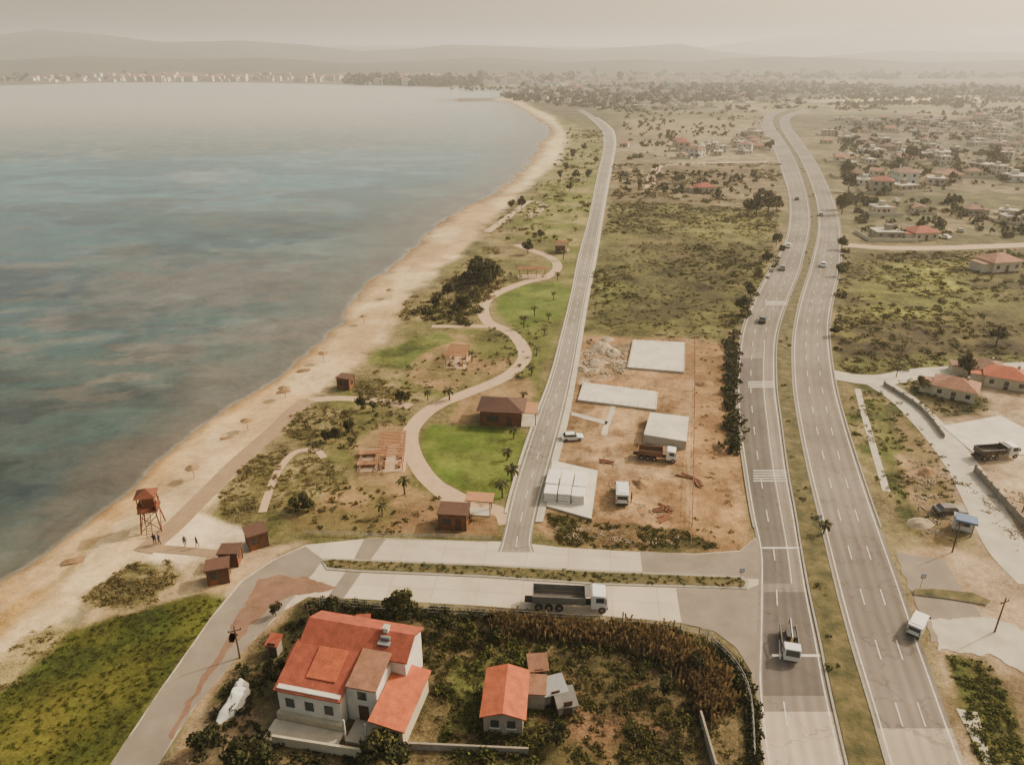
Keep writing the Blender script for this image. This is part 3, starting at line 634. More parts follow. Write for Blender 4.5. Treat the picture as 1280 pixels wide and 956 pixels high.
scatter('coastal_shrubs',[[(520,395),(570,350),(610,330),(640,345),(610,370),(600,410),(560,408)],[(630,300),(680,240),(740,200),(735,290),(715,350),(700,330),(690,310)],[(690,210),(710,160),(755,165),(748,215)]],230,SH,.5,2.1,'leaf',1.,mask=8,thr=.47,msc=14)
scatter('coastal_shrubs',[[(375,640),(440,600),(540,620),(620,660),(480,668),(380,665)],[(470,465),(560,440),(640,440),(600,480),(520,500)],[(600,410),(690,400),(660,480),(640,470)],[(440,480),(520,500),(510,530),(450,540)],[(350,530),(440,510),(450,560),(380,570)]],115,SH,.2,.8,'leaf',.9)
big=[(765,250),(975,262),(960,340),(925,400),(905,424),(730,418),(742,340)]
scatter('field_scrub',big,4200,SHL,.3,1.1,'leaffield',.5,mask=12,thr=.41,msc=14)
scatter('field_scrub',big,1500,SH,.4,1.6,'leaf',.7,mask=112,thr=.48,msc=22)
scatter('field_scrub',[(765,205),(975,205),(980,258),(765,250)],1100,SHL,.6,2.2,'leaffield',.6,mask=13,thr=.47,msc=30)
rf=[(1062,318),(1290,312),(1300,452),(1062,466),(1042,450),(1048,380)]
scatter('field_scrub',rf,3000,SHL,.3,1.2,'leaffield',.5,mask=14,thr=.47,msc=16)
scatter('field_scrub',rf,700,SH,.5,1.7,'leaf',.7,mask=114,thr=.5,msc=22)
scatter('roadside_hedge',[[(905,424),(925,400),(960,340),(980,300),(984,306),(970,340),(940,380),(924,425),(920,430)],[(908,430),(922,430),(919,500),(923,570),(912,570)],[(1054,300),(1060,300),(1064,330),(1052,400),(1050,460),(1044,440),(1045,390)]],230,SH,.6,2.2,'leafdark',1.)
scatter('site_weeds',[[(676,640),(740,652),(860,664),(900,684),(850,690),(700,682)]],620,SH,.2,.65,'leaf',.8,mask=3,thr=.38,msc=4)
scatter('site_weeds',[[(870,425),(905,430),(912,560),(920,690),(868,680),(868,560)]],190,SH,.2,.5,'leaffield',.8)
garden=[(400,756),(640,770),(850,788),(890,808),(928,842),(940,880),(945,1000),(560,1000),(545,850),(520,810),(380,790)]
scatter('garden_undergrowth',garden,1700,SH,.2,.85,'leaf',.9,mask=31,thr=.45,msc=4)
scatter('garden_undergrowth',garden,1100,SH,.2,.7,'leaffield',.8,mask=35,thr=.46,msc=4)
scatter('garden_undergrowth',[[(230,1000),(262,885),(322,810),(390,760),(370,800),(345,880),(340,930),(500,940),(520,1000)]],420,SH,.25,.9,'leafdark',1.,mask=32,thr=.42,msc=4)
scatter('green_shrubs',garden,260,SH,.4,1.2,'leafgreen',1.,mask=41,thr=.52,msc=9)
scatter('reed_bed',[[(620,777),(700,782),(840,800),(890,830),(908,885),(884,895),(862,845),(800,812),(700,795),(620,790)]],420,RD,.7,1.5,'reed',1.,power=1)
scatter('boundary_hedge',[[(395,752),(520,762),(640,768),(850,787),(846,795),(640,777),(500,772),(392,764)],[(895,806),(928,842),(946,885),(948,956),(940,956),(934,885),(915,845),(888,812)]],260,SH,.4,1.1,'leafdark',1.)
mw_n=[(float(a[0]),float(a[1])) for a,b in med]+[(float(b[0]),float(b[1])) for a,b in reversed(med)]
scatter('median_shrubs',mw_n,3600,SH,.25,.95,'leaf',.8,mask=51,thr=.41,msc=6,world=True,z0=.15)
scatter('median_shrubs',[bm_],260,SH,.2,.4,'leaf',.8,z0=.12)
scatter('verge_grass',[[(1050,482),(1110,482),(1150,530),(1195,590),(1200,680),(1140,665),(1095,600),(1065,540)],[(1120,475),(1180,470),(1235,500),(1230,520),(1165,520)],[(1182,820),(1233,826),(1258,870),(1285,960),(1228,960),(1203,890)]],380,SH,.2,.8,'leafgreen',.7,mask=52,thr=.43,msc=5)
scatter('meadow_tufts',[[(-60,900),(20,855),(90,795),(150,770),(250,750),(278,750),(200,855),(130,950),(0,1000)]],2400,RD,.1,.3,'leafgreen',.8)
far_mass=[[(560,112),(1000,106),(1300,112),(1300,122),(1000,126),(700,135)],[(780,140),(950,140),(970,200),(780,200)],[(1040,155),(1300,150),(1300,300),(1070,300)],[(770,215),(970,215),(975,250),(770,245)]]
BT=[leafcloud(40,.28,(1,1,1),s+50,4,.9) for s in range(4)]
scatter('distant_trees',far_mass[:1],1800,BT,4,9,'leafdark',1.,mask=161,thr=.43,msc=160)
scatter('distant_trees',[[(700,128),(1000,124),(1300,120),(1300,150),(1000,136),(760,142)]],800,BT,2.5,6,'leafdark',1.,mask=162,thr=.48,msc=90)
scatter('distant_trees',[[(600,106),(1300,98),(1300,88),(900,88),(600,96)]],1200,BT,9,20,'leafdark',.9,mask=163,thr=.43,msc=300)
scatter('distant_trees',far_mass[1:2],220,BT,1.2,3.6,'leafdark',1.,mask=61,thr=.45,msc=40)
scatter('distant_trees',far_mass[2:3],850,BT,1.2,4.,'leafdark',1.,mask=64,thr=.42,msc=40)
scatter('distant_trees',far_mass[3:],110,BT,1.2,3.2,'leafdark',1.)
scatter('distant_trees',[[(-300,102),(0,102),(300,98),(620,104),(640,96),(300,90),(-300,92)]],900,BT,5,13,'leafdark',1.)
scatter('distant_trees',[[(430,106),(600,110),(600,104),(430,100)]],300,BT,9,18,'leafdark',1.)
def tree(seed,h_,r_,leaf='leafdark',n=620,trunk=.18):
    mb=MB();r=random.Random(seed)
    mb.cyl((0,0,-.1),(0.1,0,h_*.45),trunk,trunk*.65,'trunk')
    for i_ in range(5):
        a=i_*1.26+r.random();mb.cyl((.1,0,h_*(.3+.03*i_)),(math.cos(a)*r_*.6,math.sin(a)*r_*.6,h_*(.6+.05*i_)),trunk*.5,trunk*.2,'trunk',6)
    V_,Q_=leafcloud(n,.13,(1,1,1),seed,9,1.)
    zt=V_[:,2].max();V_=V_*np.array([r_,r_,h_*.72/zt]);V_[:,2]+=h_*.28
    mb.add(V_.tolist(),Q_.tolist(),leaf);return mb.mesh('tree_mesh')
TR=[tree(s,1+4+s*.3,2.2,'leafdark') for s in range(4)]+[tree(9,5,2.2,'leaf')]
def palm(seed,hh=3.4):
    mb=MB();r=random.Random(seed);mb.cyl((0,0,-.1),(.05,.05,hh),.2,.14,'trunk',7)
    for i_ in range(22):
        a=i_*2.4+r.random()*.4;up=r.uniform(.1,1.2);p=Vector((.05,.05,hh));dx,dy=math.cos(a),math.sin(a);Lf=r.uniform(1.5,2.1)
        for k_ in range(6):
            ang=up-k_*.36;q=p+Vector((dx*math.cos(ang),dy*math.cos(ang),math.sin(ang)))*Lf/6
            wd=.24*math.sin(math.pi*(k_+.8)/7)
            sd=Vector((-dy,dx,0))
            for sg in(1,-1):
                o=sd*sg*wd+Vector((0,0,-wd*.5));mb.add([p,p*.4+q*.6,q*.55+p*.45+o,p+o*.95],[(0,1,2,3)],'palmleaf');mb.add([p*.4+q*.6,q,q+o*.9,q*.6+p*.4+o],[(0,1,2,3)],'palmleaf')
            p=q
    return mb.mesh('palm_mesh')
PM=[palm(s,2.2+.4*s) for s in range(3)]
for i_,(u,v) in enumerate([(634,575),(642,548),(628,622),(655,500),(664,470),(671,445),(686,400),(697,350),(704,325),(720,275),(478,645),(506,618),(562,500),(590,452),(668,395),(640,600),(535,500),(655,410),(648,525),(680,420),(692,375)]):
    x,y=G(u,v);inst(PM[i_%3],'palm_tree',(x,y,0),i_*1.3,random.uniform(.6,.9))
x,y=G(1029,668);inst(PM[0],'palm_tree',(x,y,0.1),0,.7)
for i_,(u,v,s) in enumerate([(588,358,1.3),(600,356,1.5),(612,352,1.3),(596,348,1.2),(620,350,1.),(606,362,1.1),(575,394,1.),(582,390,.9),(500,502,.5),(510,502,.45),(408,552,.45),(420,552,.5),(436,540,.45),(452,512,.5),(466,514,.45),(385,640,.5),(370,640,.45),(380,634,.4),(652,262,1.1),(640,262,.9),(720,225,1.1),(735,225,1.),(700,225,.9),(945,270,1.8),(960,268,1.9),(935,268,1.5),(970,266,1.4),(1052,268,1.4),(1240,208,2.3),(475,945,.7),(462,958,.8),(492,962,.7),(330,962,.6),(300,965,.7),(505,768,.7),(516,778,.6),(488,772,.5),(392,775,.5),(415,770,.5),(590,800,.5),(560,790,.5),(700,930,.45),(345,770,.35),(660,318,.9),(675,300,.9),(1118,220,2.),(1135,205,2.1),(1060,240,1.6),(1057,222,1.6),(962,190,1.8),(1050,262,1.3),(255,950,.6),(270,930,.5),(1205,470,.9),(1150,488,.7),(1245,430,1.),(708,215,1.1),(716,200,1.2),(730,190,1.2),(745,205,1.),(712,240,1.),(560,372,.7),(545,385,.6),(958,330,.8),(948,350,.7),(938,372,.8),(928,392,.8),(970,308,.8),(1052,312,.9),(1048,345,.8),(1042,420,.6),(870,835,.4),(830,870,.4),(620,800,.4)]):
    x,y=G(u,v);inst(TR[i_%5],'broadleaf_tree',(x,y,0),i_*1.7,s*random.uniform(.9,1.1))
# ------------------------------------------------------------------ buildings
def windows(mb,x0,x1,y,z,n,axis='x',s=-1,wd=1.1,hh=1.2):
    for i_ in range(n):
        a=x0+(x1-x0)*(i_+.5)/n
        if axis=='x': mb.box(a,y+s*.02,z,wd,.08,hh,'glass');mb.box(a,y+s*.05,z-.1,wd+.2,.12,.08,'wall')
        else: mb.box(y+s*.02,a,z,.08,wd,hh,'glass');mb.box(y+s*.05,a,z-.1,.12,wd+.2,.08,'wall')
def house_mesh(seed):
    r=random.Random(seed);mb=MB();sx,sy=r.uniform(6,12),r.uniform(6,9);hh=r.choice([2.8,3,3.2,5.6]);wk=r.choice(['wall','wallc','wallc','wallc','wallg'])
    mb.box(0,0,0,sx,sy,hh,wk)
    k=r.choice(['rooftile2','rooftile2','roofbrown','roofbrown','rooftile'])
    if r.random()<.4: mb.box(0,0,hh,sx+.4,sy+.4,.2,'concrete');mb.box(1,1,hh+.2,2.4,2.4,2.,wk)
    elif r.random()<.5: mb.hip(0,0,hh+.01,sx,sy,1.7,k)
    else: mb.gable(0,0,hh+.01,sx,sy,1.5,k,wk)
    for f in range(1 if hh<4 else 2):
        windows(mb,-sx/2,sx/2,-sy/2,1+2.7*f,3);windows(mb,-sx/2,sx/2,sy/2,1+2.7*f,3,s=1);windows(mb,-sy/2,sy/2,-sx/2,1+2.7*f,2,'y',-1);windows(mb,-sy/2,sy/2,sx/2,1+2.7*f,2,'y',1)
    mb.box(sx*.1,-sy/2-.03,0,1,.1,2.1,'woodroof');mb.box(sx*.3,sy*.2,hh,.6,.6,2.2,wk)
    if r.random()<.6: mb.box(sx/2+1.6,-.5,0,3.2,4,2.5,wk);mb.box(sx/2+1.7,-.5,2.5,3.6,4.4,.15,k)
    if r.random()<.5:
        for (a,b_,c,d_) in((0,-sy/2-4,sx+8,.2),(-sx/2-4,0,.2,sy+8)): mb.box(a,b_,0,c,d_,1.4,'wallc')
    return mb.mesh('village_house_mesh')
HM=[house_mesh(s) for s in range(22)]
def houses(poly,n,mind,smn=.8,smx=1.1,name='village_house'):
    P=np.array(GP(poly));mn=P.min(0);mx=P.max(0);pts=[];tries=0;s0=random.random()*50
    while len(pts)<n and tries<n*60:
        tries+=1;x=random.uniform(mn[0],mx[0]);y=random.uniform(mn[1],mx[1])
        if sdf(np.array([x]),np.array([y]),[tuple(p) for p in P])[0]<0: continue
        if fbm(np.array([x/50+s0]),np.array([y/50]),4,2)[0]<.46: continue
        if any((x-a)**2+(y-b_)**2<mind**2 for a,b_ in pts): continue
        pts.append((x,y));inst(random.choice(HM),name,(x,y,0),random.choice([0,1.57])+random.gauss(-.15,.3),random.uniform(smn,smx))
houses([(775,175),(945,168),(950,192),(850,198),(775,190)],32,13)
houses([(780,228),(900,226),(905,244),(790,246)],9,13)
houses([(1045,185),(1130,180),(1300,180),(1300,240),(1110,245),(1055,225)],42,15,.75,1.15)
houses([(1040,150),(1300,148),(1300,178),(1030,180)],60,20,.8,1.2)
houses([(1080,266),(1230,262),(1300,268),(1300,298),(1080,298)],14,13,.7,.95)
houses([(820,112),(930,104),(1040,108),(1000,132),(860,138)],90,22,1,1.4)
houses([(660,118),(820,112),(860,138),(700,134)],90,22,1,1.4)
houses([(930,96),(1020,96),(1020,104),(930,104)],40,45,1,1.8)
houses([(640,112),(930,104),(930,110),(660,118)],90,28,1.2,1.7)
houses([(1000,112),(1300,106),(1300,118),(1040,120)],60,34,1.,1.6)
tb=MB();rt=random.Random(5)
def tbox(x,y,s):
    hh=rt.uniform(4,10)*s;wx,wy=rt.uniform(9,16)*s,rt.uniform(8,13)*s
    tb.box(x,y,0,wx,wy,hh,rt.choice(['wall','wall','wallc','concrete']))
    tb.hip(x,y,hh+.1,wx,wy,2.5*s,rt.choice(['rooftile2','rooftile2','roofbrown']))
for i_ in range(1000):
    u=rt.choice([rt.uniform(-250,620),rt.gauss(230,60),rt.gauss(500,70),rt.uniform(620,1000)]);v=rt.uniform(90,103) if u<430 else rt.uniform(93,107)
    x,y=G(u,v)
    if sdf(np.array([x]),np.array([y]),water_w)[0]<-25: tbox(x,y,rt.uniform(.9,1.7))
tb.obj('distant_town')
def rh(u,v,k,rz,s=1.):
    mb=MB();mb.box(0,0,0,10,8,3.2,'wallc');mb.hip(0,0,3.21,10,8,2,k,.6);windows(mb,-5,5,-4,1,3);windows(mb,-4,4,-5,1,2,'y',-1);mb.box(2.4,1,3.6,.6,.6,1.8,'wallc')
    mb.box(-6.6,-.5,0,3.2,5,2.6,'wallc');mb.box(-6.7,-.5,2.6,3.4,5.4,.16,k);mb.box(0,-4.05,0,1,.1,2.1,'woodroof')
    x,y=G(u,v);mb.obj('village_house',(x,y,0),rz).scale=(s,s,s)
rh(1192,493,'rooftile2',-.6,.72);rh(1255,480,'rooforange',-.5,.75);rh(1150,298,'rooftile',.1,.9);rh(1245,336,'rooftile2',.2,1.);rh(1183,226,'rooftile2',0,1.2);rh(1225,468,'roofbrown',-.4,.7);rh(880,240,'rooftile',.1,.9)
# ---- main house
e=empty('white_house',(*G(450,872),0),math.radians(-13))
wb=MB();wb.box(-3.4,-1.2,0,6.6,5.4,3.9,'wall');wb.box(-.8,3.4,0,11.2,4.6,5.0,'wall');wb.box(1.6,-.6,0,3.2,4.,4.4,'wall');wb.box(5.0,-1.2,0,3.2,7.2,2.7,'wallc');wb.box(-3.4,-4.1,0,7,.5,.9,'wallc')
wb.obj('walls',parent=e)
rb=MB();rb.gable(-.8,3.4,5.01,11.2,4.6,1.15,'rooftile','wall',.3);rb.obj('roof_main',parent=e)
rb=MB();rb.add([(-7.0,-4.1,3.55),(.1,-4.1,3.55),(.1,1.3,5.05),(-7.0,1.3,5.05),(-7.0,-4.1,3.7),(.1,-4.1,3.7),(.1,1.3,5.2),(-7.0,1.3,5.2)],[(4,5,6,7),(0,3,2,1),(0,1,5,4),(1,2,6,5),(3,0,4,7)],'rooftile')
rb.add([(-4.3,-2.4,4.1),(-1.2,-2.4,4.1),(-1.2,-2.4,4.3),(-4.3,-2.4,4.3),(-4.3,.9,5.0),(-1.2,.9,5.0),(-1.2,.9,5.25),(-4.3,.9,5.25)],[(3,2,6,7),(0,1,2,3),(1,5,6,2),(0,3,7,4)],'rooforange');rb.obj('roof_front',parent=e)
rb=MB();rb.add([(3.3,-5.1,3.1),(6.9,-5.1,2.5),(6.9,2.7,2.5),(3.3,2.7,3.1),(3.3,-5.1,3.25),(6.9,-5.1,2.65),(6.9,2.7,2.65),(3.3,2.7,3.25)],[(4,5,6,7),(0,3,2,1),(0,1,5,4),(1,2,6,5),(2,3,7,6),(3,0,4,7)],'rooforange');rb.obj('roof_wing',parent=e)
rb=MB();rb.add([(.2,-2.9,4.45),(3.3,-2.9,4.45),(3.3,1.4,5.3),(.2,1.4,5.3),(.2,-2.9,4.6),(3.3,-2.9,4.6),(3.3,1.4,5.45),(.2,1.4,5.45)],[(4,5,6,7),(0,3,2,1),(0,1,5,4),(1,2,6,5),(3,0,4,7)],'rooftile2');rb.obj('roof_porch',parent=e)
wd=MB();windows(wd,-6.5,-.3,-3.9,1.6,3,wd=.9,hh=1.1);windows(wd,-3.6,1.2,-6.7,1.6,2,'y',-1,.9);windows(wd,.1,3.2,-2.6,2.9,1,wd=.9,hh=1.);windows(wd,3.5,6.5,-4.8,1,2,wd=.9,hh=1.1);windows(wd,1.4,5.4,-6.4,3.3,1,'y',-1)
wd.obj('windows',parent=e)
dd=MB();dd.box(1.7,-2.65,0,1.,.1,2.1,'woodroof');dd.box(2.0,-4.0,0,2.4,2.6,.25,'concrete');dd.box(.8,-5.1,.25,.14,.14,2.5,'wall');dd.box(3.,-5.1,.25,.14,.14,2.5,'wall');dd.box(-3.4,-5.6,0,7.4,2.4,.14,'concrete');dd.obj('porch',parent=e)
ch=MB();ch.box(2.,3.4,5.6,.5,.5,1.1,'wall');ch.box(2.,3.4,6.7,.7,.7,.12,'concrete');ch.box(2.2,2.2,5.72,1.3,.7,.12,'steel');ch.cyl((1.7,2.6,6.1),(2.7,2.6,6.1),.2,.2,'steel');ch.obj('chimney_and_water_heater',parent=e)
mb=MB();mb.box(0,0,0,9.5,.25,1.1,'wallc');mb.box(4.6,3,0,.25,6,1.1,'wallc');mb.obj('garden_wall',(*G(400,938),0),math.radians(-10))
mb=MB();mb.box(0,0,0,13,.2,.8,'wallg');mb.obj('garden_wall',(*G(575,938),0),math.radians(-3))
mb=MB();mb.box(0,0,0,.2,6,1.1,'wallg');mb.obj('garden_wall',(*G(884,930),0),0)
mb=MB();mb.box(0,0,0,3.8,5.6,2.4,'wallg');mb.gable(0,0,2.41,3.8,5.6,.6,'rooforange','wallg',.35,'y');windows(mb,-1.6,1.6,-2.8,.9,2,wd=.8,hh=.9);mb.box(2.9,1.6,0,2,2.4,2.1,'wallg');mb.box(2.9,1.6,2.1,2.3,2.7,.1,'rooftile2');mb.obj('red_roof_cottage',(*G(632,888),0),-.08)
def shed(u,v,sx,sy,hh,k,rz,wk='wallg'):
    mb=MB();mb.box(0,0,0,sx,sy,hh,wk)
    mb.add([(-sx/2-.2,-sy/2-.2,hh),(sx/2+.2,-sy/2-.2,hh),(sx/2+.2,sy/2+.2,hh+.4),(-sx/2-.2,sy/2+.2,hh+.4),(-sx/2-.2,-sy/2-.2,hh+.1),(sx/2+.2,-sy/2-.2,hh+.1),(sx/2+.2,sy/2+.2,hh+.5),(-sx/2-.2,sy/2+.2,hh+.5)],[(4,5,6,7),(0,3,2,1),(0,1,5,4),(1,2,6,5),(2,3,7,6),(3,0,4,7)],k)
    mb.box(0,-sy/2-.02,0,.9,.08,1.9,'woodroof');mb.obj('garden_shed',(*G(u,v),0),rz)
shed(376,835,1.6,2.,1.8,'rooftile',-.2);shed(345,815,1.1,1.2,1.5,'rooftile',-.2);shed(410,790,.9,1.1,1.6,'rooftile',0);shed(690,872,2.4,1.8,1.5,'steel',.3);shed(672,845,1.8,1.8,1.7,'rooftile2',.1);shed(706,884,1.8,2.,1.2,'truckbed',.2);shed(455,788,1.3,1.1,1.3,'rooftile',.1)
def heap(name,u,v,sx,sy,hh,k,rz,seed):
    n=18;g=np.linspace(-1,1,n);a,b_=np.meshgrid(g,g);r=np.sqrt(a**2+b_**2)*(.8+.5*fbm(a*1.5+seed*3.1,b_*1.5,7,2))
    z=np.clip(1-r**2*1.0,-.1,1)*(.3+1.3*fbm(a*3.+seed,b_*3.,seed,4))*hh-.02
    V_=np.stack([a.ravel()*sx/2,b_.ravel()*sy/2,z.ravel()],1);i2=(np.arange(n-1)[:,None]*n+np.arange(n-1)[None,:]).ravel()
    o=bpy.data.objects.new(name,npmesh(name,V_,np.stack([i2,i2+1,i2+n+1,i2+n],1),M[k],k!='tarp'));o.location=(*G(u,v),0.);o.rotation_euler=(0,0,rz);link(o)
heap('tarpaulin_covered_heap',293,882,1.6,5.,1.7,'tarp',-.35,3)
heap('tarpaulin_covered_heap',300,862,1.5,2.4,1.3,'tarp',-.2,5)
for (u,v,s,k) in [(752,435,5,'rubble'),(765,440,4,'rubble'),(745,455,4,'rubble'),(740,428,3,'dirt'),(800,605,2.4,'dirt'),(1180,640,3,'rubble'),(1150,655,3,'rubble'),(1160,590,3,'dirt'),(880,480,3,'dirt'),(900,560,3,'dirt'),(728,462,2.5,'rubble'),(758,425,3,'rubble')]:
    heap('rubble_pile' if k=='rubble' else 'soil_pile',u,v,s*1.4,s,s*.24,k,u,u)
RB=[]
for s_ in range(4):
    r_=np.random.default_rng(s_);vv=[];qq=[]
    for j in range(14):
        c=r_.normal(0,.5,2);q=r_.uniform(.06,.16,3);a=r_.uniform(0,3)
        b0=len(vv)
        for zz in(0,1):
            for p,t2 in((-1,-1),(1,-1),(1,1),(-1,1)): vv.append((c[0]+(p*math.cos(a)-t2*math.sin(a))*q[0],c[1]+(p*math.sin(a)+t2*math.cos(a))*q[1],zz*q[2]*1.5))
        qq+=[[b0+4,b0+5,b0+6,b0+7],[b0,b0+1,b0+5,b0+4],[b0+1,b0+2,b0+6,b0+5],[b0+2,b0+3,b0+7,b0+6],[b0+3,b0,b0+4,b0+7]]
    RB.append((np.array(vv),np.array(qq)))
scatter('construction_debris',[[(735,440),(785,428),(780,465),(730,470)]],80,RB,.5,1.3,'rubble',1.,z0=0)
scatter('construction_debris',[[(750,570),(860,570),(860,650),(750,650)],[(690,650),(740,660),(860,670),(850,680),(700,676)]],30,RB,.3,.8,'rubble',1.,z0=0)
scatter('construction_debris',[[(1130,570),(1190,590),(1210,680),(1150,670)],[(1200,600),(1290,620),(1290,720)]],50,RB,.4,1.,'rubble',1.,z0=0)
def hut(name,u,v,sx,sy,hh,rz,roof='flat',por=False):
    mb=MB();mb.box(0,0,0,sx,sy,hh,'wood')
    if roof=='flat': mb.box(0,0,hh,sx+.5,sy+.5,.18,'woodroof')
    else: mb.hip(0,0,hh,sx,sy,1.4,'woodroof',.7)
    mb.box(-sx*.2,-sy/2-.02,.9,sx*.3,.08,1.,'glass');mb.box(sx*.22,-sy/2-.02,0,.9,.08,2.,'woodroof');mb.box(sx/2+.02,0,.9,.08,sy*.35,.9,'glass')
    for a in(-1,1):
        for b_ in(-1,1): mb.box(a*sx/2,b_*sy/2,0,.16,.16,hh,'woodroof')
    if por:
        mb.box(sx/2+1.4,0,2.5,2.8,sy*.9,.15,'pergola')
        for b_ in(-1,1): mb.box(sx/2+2.6,b_*sy*.4,0,.15,.15,2.5,'wood')
        mb.box(sx/2+1.4,0,0,2.8,sy,.1,'concrete')
    mb.obj(name,(*G(u,v),0.),rz)
R8=math.radians(-6)
hut('park_cafe_kiosk',628,524,7.2,5.2,3.,R8,'hip',True);hut('park_kiosk',568,655,3.8,2.8,2.5,R8);hut('park_kiosk',433,484,2.6,2.2,2.3,-.3)
hut('beach_cabin',322,680,2.4,2.4,2.3,.55);hut('beach_cabin',290,703,2.2,1.9,2.1,.05);hut('beach_cabin',275,724,2.4,2.,2.3,.3)
hut('beach_cabin',700,316,3,3,2.6,0)
mb=MB();mb.box(0,0,0,3.4,2.,.15,'concrete');mb.box(0,0,2.5,4.,2.4,.14,'pergola');[mb.box(a,b_,0.15,.14,.14,2.35,'wood') for a in(-1.6,1.6) for b_ in(-.9,.9)];mb.obj('park_shelter',(*G(600,640),0),R8)
def pergola(u,v,sx,sy,rz,n,hh=2.5):
    mb=MB();nx=max(2,int(sx/2.4)+1);ny=max(2,int(sy/2.6)+1)
    for i_ in range(nx):
        for j in range(ny): mb.box(-sx/2+.15+(sx-.3)*i_/(nx-1),-sy/2+.15+(sy-.3)*j/(ny-1),0,.14,.14,hh,'pergola')
    for i_ in range(nx): mb.box(-sx/2+.15+(sx-.3)*i_/(nx-1),0,hh,.12,sy+.4,.18,'pergola')
    for j in range(n): mb.box(0,-sy/2+sy*(j+.5)/n,hh+.18,sx+.6,sy/n*.38,.1,'pergola')
    for j in range(ny-1):
        y=-sy/2+sy*(j+.5)/(ny-1)
        for a in(-1,1): mb.box(a*(sx/2-.7),y,.42,.45,1.7,.07,'wood');mb.box(a*(sx/2-.7),y-.7,0,.4,.1,.42,'wood');mb.box(a*(sx/2-.7),y+.7,0,.4,.1,.42,'wood')
    mb.box(0,0,0,sx+.6,sy+.6,.05,'gravelpath');mb.obj('pergola',(*G(u,v),0.),rz)
pergola(491,572,3.9,8.6,math.radians(5),17);pergola(572,452,4.,7.6,math.radians(-8),14);pergola(461,575,2.8,7.,math.radians(7),2,.3)
pergola(665,346,8,3.6,math.radians(2),8);pergola(703,312,4,4,0,8)
# lifeguard tower
mb=MB();T=3.2
for a in(-1,1):
    for b_ in(-1,1): mb.cyl((a*1.35,b_*1.35,-.1),(a*.95,b_*.95,T),.11,.1,'tower',6);mb.box(a*1.05,b_*1.05,T+.15,.12,.12,2.2,'tower')
for (p,q) in(((-1.3,-1.3,.3),(1.05,-1.05,2.6)),((1.3,-1.3,.3),(-1.05,-1.05,2.6)),((-1.3,1.3,.3),(1.05,1.05,2.6)),((-1.3,-1.3,.3),(-1.05,1.05,2.6)),((1.3,-1.3,.3),(1.05,1.05,2.6))): mb.cyl(p,q,.06,.06,'tower',5)
mb.box(0,0,T,2.6,2.6,.15,'tower')
for a in(-1,1): mb.box(a*1.2,0,T+1.,.07,2.4,.09,'tower');mb.box(0,a*1.2,T+1.,2.4,.07,.09,'tower');mb.box(a*1.2,0,T+.15,.05,2.3,.75,'tower')
mb.box(0,.5,T+.15,1.6,.9,1.7,'wood');mb.hip(0,0,T+2.35,2.4,2.4,.9,'tower',.2)
for a in(-.35,.35): mb.cyl((a,-2.6,0),(a,-1.3,T+.1),.05,.05,'tower',5)
for j in range(9): mb.box(0,-2.55+j*.15,.3+j*.33,.7,.06,.05,'tower')
mb.obj('lifeguard_tower',(*G(192,659),-.05),.25)
ub=MB();ub.cyl((0,0,-.1),(0,0,2.2),.05,.04,'wood',6);ub.cone(0,0,1.95,1.15,.5,'thatch',14,.06)
um=ub.mesh('umbrella_mesh')
for u,v in[(310,537),(243,598),(357,497),(405,452),(488,372),(455,404)]:
    inst(um,'thatched_beach_umbrella',(*G(u,v),0),u,random.uniform(.9,1.1))
for u,v in[(285,547),(355,489),(380,462),(92,700)]: heap('dark_beach_heap',u,v,2.6,1.3,.25,'dirt',.3,u)  # brown heaps; those left of umbrellas stand in for their cast shadows
# ---- construction site
sheet('foundation_slab',[(791,427),(856,430),(855,467),(784,461)],.45,'slab',.45,side='concrete')
sheet('foundation_slab',[(729,480),(822,492),(820,514),(722,502)],.45,'slab',.45,side='concrete')
sheet('foundation_slab',[(812,525),(860,531),(857,562),(804,553)],1.6,'slab',1.6,side='concrete')
sheet('foundation_slab',[(690,577),(747,590),(739,650),(683,634)],.3,'slab',.3,side='concrete')
sheet('concrete_walk',[(765,505),(771,506),(758,545),(751,543)],.05,'concrete',jag=.1);sheet('concrete_walk',[(715,515),(760,527),(758,531),(714,519)],.05,'concrete',jag=.1)
rb_=MB()
for pl in([(791,427),(856,430),(855,467),(784,461)],[(729,480),(822,492),(820,514),(722,502)]):
    P=GP(pl)
    for j in range(4):
        a=np.array(P[j]);b_=np.array(P[(j+1)%4]);n=int(np.linalg.norm(b_-a)/1.6)
        for q in range(n): p=a+(b_-a)*q/n;p=p+(np.mean(P,0)-p)*.03;rb_.cyl((p[0],p[1],.4),(p[0],p[1],1.1),.03,.03,'tyre',4)
rb_.obj('rebar_stubs')
x,y=G(709,612);e=empty('precast_panel_stacks',(x,y,.3),math.radians(-9))
for a in range(3):
    for b_ in range(3):
        mb=MB();n_=5 if b_<2 else 3
        for k_ in range(n_): mb.box(-2.2+a*2.05+random.uniform(-.06,.06),-2.9+b_*2.8+random.uniform(-.1,.1),k_*.3,1.85,2.5,.24,'panel',random.uniform(-.02,.02))
        for k_ in range(n_-1): mb.box(-2.2+a*2.05,-2.9+b_*2.8,k_*.3+.24,1.6,.12,.06,'wood')
        mb.obj('panel_stack',parent=e)
for i_ in range(6):
    u,v=random.choice([(750,575),(835,640),(700,545),(860,590),(880,600)]);x,y=G(u+random.uniform(-12,12),v+random.uniform(-10,10))
    mb=MB()
    for k_ in range(4): mb.box(random.uniform(-.2,.2),k_*.3,0.,random.uniform(1.5,3),.2,.12+.1*(k_%2),'wood',random.uniform(-.2,.2))
    mb.obj('timber_stack',(x,y,.02),random.uniform(0,3))
